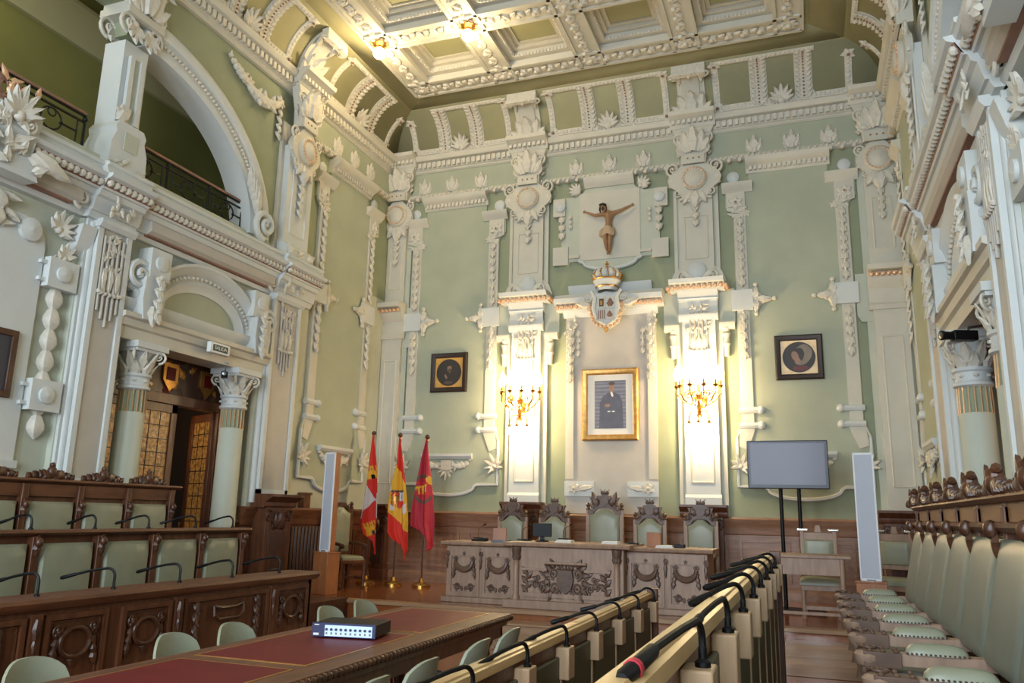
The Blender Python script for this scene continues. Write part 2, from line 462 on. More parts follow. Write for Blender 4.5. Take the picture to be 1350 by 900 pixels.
CW0, CW1, CV0, CV1 = .06, .72, 8.9, 9.72
CA, CB = CW1 - CW0, CV1 - CV0
def cove_pt(s, h):
    t = max(-.05, min(1.05, s)) * PI / 2
    w = CW1 - CA * cos(t); v = CV0 + CB * sin(t)
    nx, ny = cos(t) * CB, -sin(t) * CA; l = math.hypot(nx, ny)
    return w + h * nx / l, v + h * ny / l
SL = 1.17                                            # arc length of the cove
def cove_warp(u, s, h):
    w, v = cove_pt(s / SL, h); return (u, v, w)
def cove_shell(F, u0, u1, m0, m1):
    m = MB(F, mats=('cove',)); n = 14; vs = []; fs = []
    for i in range(n + 1):
        w, v = cove_pt(i / n, 0)
        vs += [(u0 + m0 * w, v, w), (u1 - m1 * w, v, w)]
    for i in range(n): fs.append((2 * i, 2 * i + 1, 2 * i + 3, 2 * i + 2))
    m.add(vs, fs)
    m.add([(u0 + m0 * CW1, CV1, CW1), (u1 - m1 * CW1, CV1, CW1), (u1 - m1 * 1.3, CV1, 1.3), (u0 + m0 * 1.3, CV1, 1.3)], [(0, 1, 2, 3)])
    o = struct(m.build('ceiling'))
    sol = o.modifiers.new('thick', 'SOLIDIFY'); sol.thickness = .03; sol.offset = 0
    return o
cove_shell(FE, XL - AX, XR - AX, 1, 1); cove_shell(FL, YB, YE, 0, 1); cove_shell(FR, YB, YE, 0, 1)

def rail(m, u0, s0, u1, s1, wd, h):                   # raised ornate band in cove coordinates
    n = max(2, int(max(abs(u1 - u0), abs(s1 - s0)) / .09)); L = math.hypot(u1 - u0, s1 - s0)
    dx, dy = (u1 - u0) / L, (s1 - s0) / L; px, py = -dy * wd / 2, dx * wd / 2
    vs = []; fs = []
    for i in range(n + 1):
        t = i / n; x = u0 + (u1 - u0) * t; y = s0 + (s1 - s0) * t
        vs += [(x + px, y + py, 0), (x + px * .85, y + py * .85, h), (x - px * .85, y - py * .85, h), (x - px, y - py, 0)]
    for i in range(n):
        for j in range(3): a = i * 4 + j; fs.append((a, a + 1, a + 5, a + 4))
    m.add(vs, fs)
    k = max(1, int(L / .075))
    for i in range(k):
        t = (i + .5) / k; m.sph((u0 + (u1 - u0) * t, s0 + (s1 - s0) * t, h), (wd * .32, wd * .32, h * .5), 6, 4)
def band(m, u, s0, s1, W):                             # broad leafy rib with a beaded spine
    m.use('cream'); n = 12; vs = []; fs = []
    for i in range(n + 1):
        s = s0 + (s1 - s0) * i / n
        for x, h in ((-W / 2, 0), (-W / 2, .03), (-W * .16, .045), (W * .16, .045), (W / 2, .03), (W / 2, 0)): vs.append((u + x, s, h))
    for i in range(n):
        for j in range(5): a = i * 6 + j; fs.append((a, a + 1, a + 7, a + 6))
    m.add(vs, fs); m.use('relief'); k = int((s1 - s0) / .085)
    for i in range(k):
        s = s0 + (s1 - s0) * (i + .5) / k
        for sg in (-1, 1): m.leaf(TR(u + sg * W * .2, s - .03, .035, -sg * .9), W * .36, W * .26, W * .16, W * .05)
    m.use('rose'); k = int((s1 - s0) / .06)
    for i in range(k): m.sph((u, s0 + (s1 - s0) * (i + .5) / k, .055), .018, 6, 4)
def cove_bay(F, u0, u1, corner0=False, corner1=False):
    m = MB(F, mats=('cream', 'relief', 'rose')); m.warp = cove_warp
    c = (u0 + u1) / 2; h = (u1 - u0) / 2
    m.use('relief')
    for a in (u0, u1): rail(m, a, .16, a, .92 if not ((a == u0 and corner0) or (a == u1 and corner1)) else .74, .13, .035)
    rail(m, u0, .14, u1, .14, .12, .035)
    rail(m, u0 + (.55 if corner0 else 0), 1.02, u1 - (.55 if corner1 else 0), 1.02, .12, .035)
    for a in (u0, u1):
        for s in (.14, .98):
            if s > .5 and ((a == u0 and corner0) or (a == u1 and corner1)): s = .76
            m.use('relief').rosette(TR(a, s, .02, .4), .14, 5); m.use('rose').sph((a, s, .06), .035, 6, 4)
    for b in (-.34, .34): band(m, c + b * h, .12, 1.03, .3)
    m.use('relief').palm(TR(c, .12, .03), .34, 7, 2.6, .25)
    m.mess(TR(c, .08, .02), h * 1.0, .16, 16, .1, int(u0 * 10) + 99)
    trim(m)
for a, b, c0, c1 in ((-4.15, -2.05, True, False), (-1.12, 1.12, False, False), (2.05, 4.3, False, True)): cove_bay(FE, a, b, c0, c1)
for F in (FL, FR):
    cove_bay(F, 11.25, 13.4, False, True)
    cove_bay(F, 8.0, 10.0); cove_bay(F, 4.9, 7.0)
def cove_console(F, u):
    m = MB(F, mats=('cream', 'relief')); m.warp = cove_warp
    W = .5; n = 12; vs = []; fs = []
    for i in range(n + 1):
        s = .02 + 1.08 * i / n
        for x, h in ((-W / 2, 0), (-W / 2, .07), (-W * .34, .07), (-W * .3, .1), (W * .3, .1), (W * .34, .07), (W / 2, .07), (W / 2, 0)): vs.append((u + x, s, h))
    for i in range(n):
        for j in range(7): a = i * 8 + j; fs.append((a, a + 1, a + 9, a + 8))
    m.add(vs, fs)
    m.use('relief').acanthus(TR(u, .02, .1), .62, .62, .28)
    m.box(u - .3, 1.0, .02, u + .3, 1.16, .22)
    for sg in (-1, 1): m.scroll(TR(u + sg * .24, 1.02, .16), .13, sg); m.leaf(TR(u + sg * .2, .98, .1, PI), .3, .12, .06)
    m.mess(TR(u, 1.08, .2), .5, .14, 8, .1, 5)
    trim(m)
for u in (-1.6, 1.6): cove_console(FE, u)
for F in (FL, FR): cove_console(F, 10.55); cove_console(F, 7.5)

# ================================================================== coffered ceiling
CZ = 9.68
gx = [-6.62 + 1.68 * i for i in range(5)]; gy = [12.55 - 1.66 * i for i in range(9)]
m = MB(mats=('cove', 'cream'))
m.box(XL, YB, CZ + .42, XR, YE, CZ + .5)
m.box(XL + .5, YB, CZ + .03, gx[0] - .2, YE - .5, CZ + .06); m.box(gx[-1] + .2, YB, CZ + .03, XR - .5, YE - .5, CZ + .06)
m.box(gx[0] - .2, gy[0] + .2, CZ + .03, gx[-1] + .2, YE - .5, CZ + .06)
struct(m.build('ceiling'))
m = MB(mats=('cream', 'relief'))
bw = .21
for x in gx: m.box(x - bw, gy[-1] - bw, CZ, x + bw, gy[0] + bw, CZ + .44)
for i in range(4):
    for y in gy: m.box(gx[i] + bw, y - bw, CZ, gx[i + 1] - bw, y + bw, CZ + .44)
def lip(a, b, c, d, z): m.box(a, b, z, c, d, z + .03)
for x in gx:
    for sg in (-1, 1): m.box(x + sg * bw - .03, gy[-1] - bw, CZ - .04, x + sg * bw + .03, gy[0] + bw, CZ + .02)
for y in gy:
    for sg in (-1, 1): m.box(gx[0] - bw, y + sg * bw - .03, CZ - .04, gx[-1] + bw, y + sg * bw + .03, CZ + .02)
trim(m)
FC = lambda u, v, w: (u, v, CZ - w)
m = MB(FC, mats=('relief',))                          # foliage running along the beams
def vine(p, q):
    n = int(max(abs(q[0] - p[0]), abs(q[1] - p[1])) / .13); al = math.atan2(q[1] - p[1], q[0] - p[0])
    for i in range(n):
        t = (i + .5) / n; x = p[0] + (q[0] - p[0]) * t; y = p[1] + (q[1] - p[1]) * t; sg = 1 if i % 2 else -1
        ox, oy = -sin(al) * sg * .05, cos(al) * sg * .05
        m.leaf(TR(x - ox, y - oy, 0, al - PI / 2 + sg * .9), .17, .11, .06, .02)
        if i % 2: m.sph((x + ox, y + oy, .02), .05, 6, 4)
for x in gx: vine((x, gy[4] - .1), (x, gy[0] + .1))
for y in gy[:4]: vine((gx[0], y), (gx[-1], y))
for x in gx:
    for y in gy[:4]: m.rosette(TR(x, y, .01), .17, 8)
trim(m)
m = MB(mats=('cream', 'ceil', 'relief'))
for i in range(4):
    for j in range(8):
        a, b = gx[i] + bw, gx[i + 1] - bw; c, d = gy[j + 1] + bw, gy[j] - bw
        steps = [(0, .12, CZ + .1), (.12, .2, CZ + .2), (.2, .27, CZ + .27)]
        for s0, s1, z in steps:
            m.use('cream')
            m.box(a + s0, c + s0, z, b - s0, c + s1, CZ + .43); m.box(a + s0, d - s1, z, b - s0, d - s0, CZ + .43)
            m.box(a + s0, c + s1, z, a + s1, d - s1, CZ + .43); m.box(b - s1, c + s1, z, b - s0, d - s1, CZ + .43)
        m.use('ceil').box(a + .27, c + .27, CZ + .3, b - .27, d - .27, CZ + .43)
        if j < 4:
            m.use('relief')
            for k in range(16):
                t = (k + .5) / 16
                for q in ((a + .12 + (b - a - .24) * t, c + .12), (a + .12 + (b - a - .24) * t, d - .12), (a + .12, c + .12 + (d - c - .24) * t), (b - .12, c + .12 + (d - c - .24) * t)):
                    m.sph((q[0], q[1], CZ + .12), (.03, .03, .035), 6, 4)
trim(m)
# ================================================================== ornament groups shared by the walls
def dado(F, u0, u1, z0, brk=()):
    wm, wh = ('dado', 'dado') if F is FE else ('wood', 'woodh')
    m = MB(F, mats=(wm,))
    m.use(wm).mould([(z0, 0), (z0, .07), (1.46, .07), (1.46, 0)], u0, u1)
    m.use(wh).mould([(z0, .07), (z0, .1), (z0 + .16, .1), (z0 + .2, .075), (z0 + .2, .06)], u0, u1)
    m.mould([(1.4, .06), (1.42, .09), (1.46, .1), (1.5, .1), (1.56, .12), (1.62, .16), (1.66, .17), (1.69, .15), (1.69, 0)], u0, u1)
    n = max(1, round((u1 - u0) / .95)); d = (u1 - u0) / n
    for i in range(n):
        a, b = u0 + d * i + .09, u0 + d * (i + 1) - .09; c, e = z0 + .28, 1.34
        m.use(wm).frame(a, c, b, e, .04, .06, .1)
        m.use(wm).box(a + .12, c + .12, .06, b - .12, e - .12, .085)
    return trim(m)
dado(FE, XL - AX, XR - AX, DAIS); dado(FL, 9.9, YE, DAIS); dado(FR, 9.9, YE, DAIS)

def pedestal(F, u, W=.76, d=.3, top=1.88):
    m = MB(F, mats=('wood', 'carve', 'woodd'))
    h = W / 2; z0 = DAIS
    m.box(u - h * .82, z0, 0, u + h * .82, top - .2, d * .8); m.box(u - h, z0, 0, u + h, z0 + .2, d)
    m.use('woodd').box(u - h * .6, z0 + .3, 0, u + h * .6, top - .55, d * .8 + .015)
    m.use('wood').mould([(top - .2, 0), (top - .2, d * .8), (top - .17, d * .86), (top - .12, d * .86), (top - .06, d * 1.1), (top - .04, d * 1.18), (top, d * 1.18), (top, 0)], u - h * 1.02, u + h * 1.02)
    m.use('carve').acanthus(TR(u, top - .5, d * .8), .3, .28, .1)
    for sg in (-1, 1): m.scroll(TR(u + sg * h * .62, top - .3, d * .8), .09, sg)
    return trim(m, .008)
for u in (-1.6, 1.6): pedestal(FE, u)
pedestal(FL, 10.5, .78, .4); pedestal(FR, 10.5, .78, .4); pedestal(FE, 4.55, .6, .3, 1.84); pedestal(FE, -4.5, .4, .3, 1.8)

def cartouche(m, u, v, w, W=.95, Hh=.8):
    m.use('cream')
    pts = []
    for i in range(28):
        t = 2 * PI * i / 28; r = 1 + .1 * cos(4 * t)
        pts.append((u + W * .46 * r * cos(t), v + Hh * .46 * r * sin(t) - (.06 if sin(t) < -.7 else 0)))
    m.prism(pts, w, w + .09)
    for sg in (-1, 1):
        m.use('relief').scroll(TR(u + sg * W * .4, v + Hh * .28, w + .05), W * .14, sg)
        m.scroll(TR(u + sg * W * .3, v - Hh * .34, w + .05), W * .12, -sg)
        m.leaf(TR(u + sg * W * .46, v - .12, w + .04, sg * .3), Hh * .4, .12, .08)
    m.use('cream').lathe([(.23, 0), (.23, .05), (.2, .08), (.17, .07), (.15, .08), (.1, .11), (0, .12)], 20, TR(u, v, w + .08))
    m.use('gilt')
    for i in range(20): a = 2 * PI * i / 20; m.sph((u + .19 * cos(a), v + .19 * sin(a), w + .16), .022, 6, 4)
    m.use('relief')
    m.leaf(TR(u, v - Hh * .32, w + .06, PI), .34, .26, .12); m.leaf(TR(u - .08, v - Hh * .3, w + .05, PI - .5), .28, .16, .1); m.leaf(TR(u + .08, v - Hh * .3, w + .05, PI + .5), .28, .16, .1)

def bracket(m, u, w):                                      # frieze console with leaf mask
    m.use('cream')
    m.prism([(u - .22, 7.98), (u + .22, 7.98), (u + .24, 8.3), (u + .34, 8.62), (u + .38, 8.7), (u - .38, 8.7), (u - .34, 8.62), (u - .24, 8.3)], w, w + .16)
    m.mould([(8.7, w), (8.7, w + .17), (8.76, w + .2), (8.82, w + .22), (8.87, w + .3), (8.89, w + .36), (8.96, w + .38), (8.96, w)], u - .41, u + .41)
    m.use('relief').teeth(u - .39, u + .39, 8.76, 8.83, w + .2, w + .27, .1)
    m.acanthus(TR(u, 8.22, w + .16), .56, .5, .22); m.sph((u, 8.42, w + .2), (.09, .11, .08), 8, 6)
    for sg in (-1, 1): m.scroll(TR(u + sg * .24, 8.5, w + .14), .12, sg); m.husks(u + sg * .27, 8.36, 8.08, w + .06, .12, .1)
    m.use('cream').box(u - .2, 7.98, w + .14, u + .2, 8.16, w + .2); m.use('rose')
    for i in range(3): m.sph((u - .1 + .1 * i, 8.08, w + .2), .018, 6, 4)

def fluted_drop(m, u, w, top=5.3, bot=4.05):
    m.use('relief').mess(TR(u, top - .3, w), .3, .5, 20, .11, int(abs(u) * 10))
    for i in range(3): m.leaf(TR(u - .1 + .1 * i, top - .5, w, PI), .3, .1, .08)
    m.use('blush')
    for i in range(5):
        x = u - .14 + .07 * i; e = bot + .18 * abs(i - 2) / 2
        m.tube([(x, top - .1, w + .02), (x, e, w + .02)], .018, 6)
    m.use('relief')
    for i in range(7): a = -1.2 + 2.4 * i / 6; m.sph((u + .17 * sin(a), top - .78 - .03 * cos(a), w + .04), .03, 6, 4)

def framing(m, u0, v0, u1, v1, w, r=.02):                   # thin raised rectangle
    for p in (((u0, v0), (u1, v0)), ((u1, v0), (u1, v1)), ((u1, v1), (u0, v1)), ((u0, v1), (u0, v0))):
        m.tube([(p[0][0], p[0][1], w), (p[1][0], p[1][1], w)], r, 6)

def pilaster_far(u):
    m = MB(FE, mats=('white', 'cream', 'blush', 'relief', 'gilt', 'rose', 'panel'))
    m.use('panel').box(u - .4, 1.7, 0, u + .4, 8.0, .05); m.use('cream')
    m.box(u - .4, 1.7, .05, u - .34, 5.0, .075); m.box(u + .34, 1.7, .05, u + .4, 5.0, .075)
    m.use('white').box(u - .285, 1.85, 0, u + .285, 5.1, .15)
    m.use('cream'); framing(m, u - .18, 2.25, u + .18, 3.9, .15)
    m.use('white').mould([(1.85, .15), (1.85, .19), (2.0, .19), (2.05, .15)], u - .3, u + .3)
    fluted_drop(m, u, .15)
    # side ears and their little balusters
    m.use('panel').prism([(u - .62, 4.98), (u - .56, 4.9), (u + .56, 4.9), (u + .62, 4.98), (u + .62, 5.62), (u - .62, 5.62)], 0, .045)
    for sg in (-1, 1):
        m.use('cream').mould([(4.88, .0), (4.88, .1), (4.94, .14), (5.0, .14), (5.0, 0)], u + sg * .48 - .13, u + sg * .48 + .13)
        m.lathe([(.075, 0), (.055, .06), (.075, .1), (.055, .16), (.055, .24), (.07, .28), (.05, .32), (.045, .5)], 10, Matrix.Translation((u + sg * .46, 4.9, .06)) @ Matrix.Rotation(PI / 2, 4, 'X'))
    # entablature with gilt pearls
    m.use('white').mould([(5.05, .1), (5.05, .18), (5.12, .2), (5.16, .2), (5.2, .16), (5.4, .16), (5.44, .2)], u - .34, u + .34)
    m.mould([(5.4, 0), (5.4, .18), (5.47, .19), (5.53, .22), (5.57, .24), (5.57, 0)], u - .35, u + .35); m.mould([(5.57, 0), (5.57, .26), (5.66, .3), (5.68, .42), (5.75, .45), (5.77, .36), (5.77, 0)], u - .47, u + .47)
    m.use('gilt').beads(u - .46, u + .46, 5.622, .335, .043, .09)
    for sg in (-1, 1):
        for k in range(4): m.sph((u + sg * .5, 5.622, .06 + .09 * k), .042, 7, 4)
    m.use('relief').mess(TR(u, 5.3, .17), .4, .1, 8, .08, 3)
    # upper shaft
    m.use('cream').box(u - .3, 5.7, 0, u + .3, 7.5, .12)
    framing(m, u - .2, 6.2, u + .2, 7.0, .12, .015)
    for sg in (-1, 1): m.box(u + sg * .37 - .03, 5.74, .05, u + sg * .37 + .03, 8.0, .08); m.prism([(u + sg * .3, 5.74), (u + sg * .5, 5.74), (u + sg * .42, 5.95), (u + sg * .3, 6.05)][::sg], .03, .1)
    m.use('white').lathe([(.16, 0), (.16, .04), (.12, .07), (0, .08)], 18, TR(u, 5.98, .12))
    m.use('relief')
    for sg in (-1, 1): m.scroll(TR(u + sg * .24, 5.88, .12), .12, sg); m.leaf(TR(u + sg * .1, 5.84, .12, -sg * 1.0), .26, .12, .08)
    m.use('relief').husks(u, 7.35, 6.75, .12, .2, .14)
    cartouche(m, u, 7.7, .1)
    bracket(m, u, .05)
    trim(m)
for u in (-1.6, 1.6): pilaster_far(u)

def tall_panel(F, c, dark=False):
    m = MB(F, mats=('mid', 'cream', 'white', 'relief', 'rose'))
    half = [(0, 2.0)] + [(.56 * sin(PI / 2 * i / 8), 2.0 + .16 * (1 - cos(PI / 2 * i / 8))) for i in range(1, 9)] + [(.62, 2.2), (1.03, 2.2), (1.03, 3.0), (.93, 3.25), (.93, 6.95), (1.08, 7.12), (1.08, 7.5), (.66, 7.5), (.66, 7.8)]
    pts = [(c + x, v) for x, v in half] + [(c - x, v) for x, v in half[:0:-1]]
    m.prism(pts, 0, .05)
    edge = [(c + x, v, .055) for x, v in half[::-1][4:]] + [(c - x, v, .055) for x, v in half[1:-4]]
    m.use('cream').tube(edge, .022, 6)
    low = [(c + x, v - .015, .05) for x, v in half[11::-1]] + [(c - x, v - .015, .05) for x, v in half[1:12]]
    m.use('white').tube(low, .03, 6)
    m.use('cream').mould([(7.72, 0), (7.72, .07), (7.76, .09), (7.8, .1), (7.86, .2), (7.9, .24), (7.97, .26), (7.97, 0)], c - .7, c + .7)
    m.use('relief').teeth(c - .66, c + .66, 7.76, 7.84, .08, .15, .085)
    for sg in (-1, 1):
        a, b = sorted((c + sg * .6, c + sg * 1.13))
        m.use('cream').mould([(7.38, 0), (7.38, .08), (7.42, .1), (7.46, .15), (7.55, .18), (7.55, 0)], a, b)
        m.use('white').lathe([(.11, 0), (.11, .03), (.085, .05), (0, .055)], 18, TR(c + sg * .93, 7.7, 0))
        m.use('cream').prism([(c + sg * .74, 6.95), (c + sg * 1.06, 6.95 + .1), (c + sg * 1.06, 7.4), (c + sg * .74, 7.4)][::sg], .04, .08)
        m.use('relief').rosette(TR(c + sg * .9, 7.18, .08), .15, 6); m.rosette(TR(c + sg * .72, 6.98, .06), .08, 5)
        m.mess(TR(c + sg * .86, 7.02, .06), .24, .14, 6, .1, 4); m.use('rose').sph((c + sg * .9, 7.18, .13), .025, 6, 4)
        # strip, block with fleur, leaf drops
        m.use('cream').box(c + sg * .84 - .1, 3.2, 0, c + sg * .84 + .1, 6.98, .075)
        m.use('relief').husks(c + sg * .84, 6.9, 5.62, .08, .14, .16); m.husks(c + sg * .84, 5.16, 4.2, .08, .15, .17)
        m.use('white').box(c + sg * .84 - .19, 5.2, 0, c + sg * .84 + .17, 5.56, .13)
        for rt, L in ((sg * PI / 2, .3), (0, .26), (PI, .26)): m.use('relief').leaf(TR(c + sg * .62, 5.38, .08, rt), L, .16, .1); m.sph((c + sg * .62 - sin(rt) * L, 5.38 + cos(rt) * L, .1), .045, 6, 4)
        m.rosette(TR(c + sg * .62, 5.38, .09), .1, 5)
        for v in (3.2, 3.46):
            m.use('white').tube([(c + sg * .98, v, .06), (c + sg * .64, v, .06)], .055, 8); m.sph((c + sg * .62, v, .06), .075, 8, 5)
        m.use('cream').prism([(c + sg * .72, 3.16), (c + sg * .97, 3.16), (c + sg * 1.0, 2.85), (c + sg * .86, 2.8), (c + sg * .8, 2.95)][::sg], .03, .075)
        m.use('relief').palm(TR(c + sg * .98, 2.52, .05, sg * .35), .26, 7, 4.2, .3, False)
    m.use('white').mould([(2.66, .04), (2.66, .1), (2.71, .14), (2.76, .14), (2.76, .04)], c - .52, c + .52)
    m.use('relief').palm(TR(c, 2.5, .05, PI), .24, 7, 3.0, .3); m.box(c - .1, 2.46, .05, c + .1, 2.64, .12)
    for sg in (-1, 1): m.swag((c + sg * .08, 2.6, .06), (c + sg * .48, 2.64, .06), .1, .06, n=7); m.leaf(TR(c + sg * .2, 2.54, .06, -sg * 1.4), .28, .12, .07)
    trim(m)
tall_panel(FE, -3.18); tall_panel(FE, 3.2)
for F in (FL, FR): tall_panel(F, 12.3)

# ---- central bay: upper panel, gilt ledge, portrait niche
m = MB(FE, mats=('panel', 'cream', 'white', 'relief', 'rose'))
h = [(0, 6.17)] + [(.5 * sin(PI / 2 * i / 8), 6.17 + .15 * (1 - cos(PI / 2 * i / 8))) for i in range(1, 9)] + [(.6, 6.36), (.78, 6.36), (.78, 6.3), (1.09, 6.3), (1.09, 6.66), (.94, 6.66), (.94, 7.3), (1.08, 7.3), (1.08, 7.66), (.66, 7.66), (.5, 7.74), (.44, 7.86), (.44, 7.92)]
m.use('panel').prism([(x, v) for x, v in h] + [(-x, v) for x, v in h[:0:-1]], 0, .07)
m.use('cream').box(-.58, 6.36, .07, .58, 7.7, .09)
m.use('white').tube([(x, v, .07) for x, v in h[9::-1]] + [(-x, v, .07) for x, v in h[1:10]], .035, 6)
m.use('cream').mould([(7.8, 0), (7.8, .1), (7.86, .14), (7.92, .2), (7.99, .22), (7.99, 0)], -.48, .48)
for sg in (-1, 1):
    m.use('cream').box(min(sg * .86, sg * 1.1), 7.28, .05, max(sg * .86, sg * 1.1), 7.64, .12)
    m.use('white').lathe([(.1, 0), (.1, .04), (.07, .06), (0, .07)], 16, TR(sg * .95, 7.46, .12))
    m.use('relief').husks(sg * .93, 7.28, 6.72, .08, .17, .16); m.husks(sg * .76, 7.3, 7.0, .08, .08, .1)
    m.palm(TR(sg * .6, 7.74, .08, -sg * .9), .24, 6, 2.2, .3, False)
    m.use('cream').box(min(sg * .58, sg * .78), 6.42, .07, max(sg * .58, sg * .78), 6.47, .13)
    m.box(min(sg * .8, sg * 1.1), 6.3, .05, max(sg * .8, sg * 1.1), 6.66, .11)
trim(m)
m = MB(FE, mats=('blush', 'cream', 'white', 'relief', 'gilt', 'panel'))
m.use('blush').box(-.83, 1.7, 0, .83, 5.4, .06)
m.use('cream')
for sg in (-1, 1): m.box(min(sg * .68, sg * .83), 2.3, .06, max(sg * .68, sg * .83), 5.3, .09)
m.use('white').mould([(5.68, 0), (5.68, .06), (5.74, .1), (5.8, .14), (5.86, .16), (5.86, 0)], -.78, .78)
m.mould([(5.26, 0), (5.26, .09), (5.3, .11), (5.35, .14), (5.38, .16), (5.38, 0)], -.88, .88); m.mould([(5.38, 0), (5.38, .2), (5.47, .24), (5.49, .34), (5.57, .37), (5.62, .3), (5.66, .26), (5.66, 0)], -1.0, 1.0)
m.use('gilt').beads(-1.0, 1.0, 5.428, .275, .044, .092)
for sg in (-1, 1):
    m.use('relief').mess(TR(sg * .74, 5.1, .09), .2, .2, 8, .1, 2); m.husks(sg * .74, 5.05, 3.95, .09, .2, .17)
    m.husks(sg * .6, 5.0, 4.5, .07, .09, .12)
    m.use('white').box(min(sg * .3, sg * .84), 2.0, .05, max(sg * .3, sg * .84), 2.26, .1)
    m.use('relief').rosette(TR(sg * .66, 2.14, .1), .13, 6); m.rosette(TR(sg * .42, 2.12, .08), .07, 5); m.leaf(TR(sg * .58, 2.12, .09, sg * 1.4), .3, .12, .06)
trim(m)

# ---- corner pilasters of the far wall
def corner(u, W, sg):
    m = MB(FE, mats=('white', 'cream', 'blush', 'relief', 'gilt', 'rose', 'panel'))
    h = W / 2
    m.use('panel').box(u - h - .1, 1.7, 0, u + h + .1, 8.0, .05)
    m.use('cream').box(u - h, 1.7, 0, u + h, 5.2, .14); framing(m, u - h * .6, 2.2, u + h * .6, 4.6, .14, .016)
    m.use('panel').prism([(u - h - .24, 4.98), (u - h - .18, 4.88), (u + h, 4.88), (u + h, 5.7), (u - h - .24, 5.7)] if sg > 0 else [(u - h, 4.88), (u + h + .18, 4.88), (u + h + .24, 4.98), (u + h + .24, 5.7), (u - h, 5.7)], 0, .06)
    m.use('cream').mould([(5.05, .1), (5.05, .18), (5.12, .2), (5.16, .16), (5.4, .16), (5.5, .25), (5.56, .28), (5.65, .29), (5.67, .4), (5.75, .43), (5.78, .3), (5.78, 0)], u - h - .06, u + h + .06)
    m.use('gilt').beads(u - h - .05, u + h + .05, 5.608, .325, .043, .09)
    m.use('cream').box(u - h, 5.7, 0, u + h, 7.5, .12); framing(m, u - h * .6, 6.1, u + h * .6, 7.0, .12, .014)
    m.use('relief').husks(u, 7.3, 6.5, .13, .16, .14)
    cartouche(m, u, 7.66, .1, .7, .74); bracket(m, u, .05)
    trim(m)
corner(-4.48, .42, -1); corner(4.66, .5, 1)

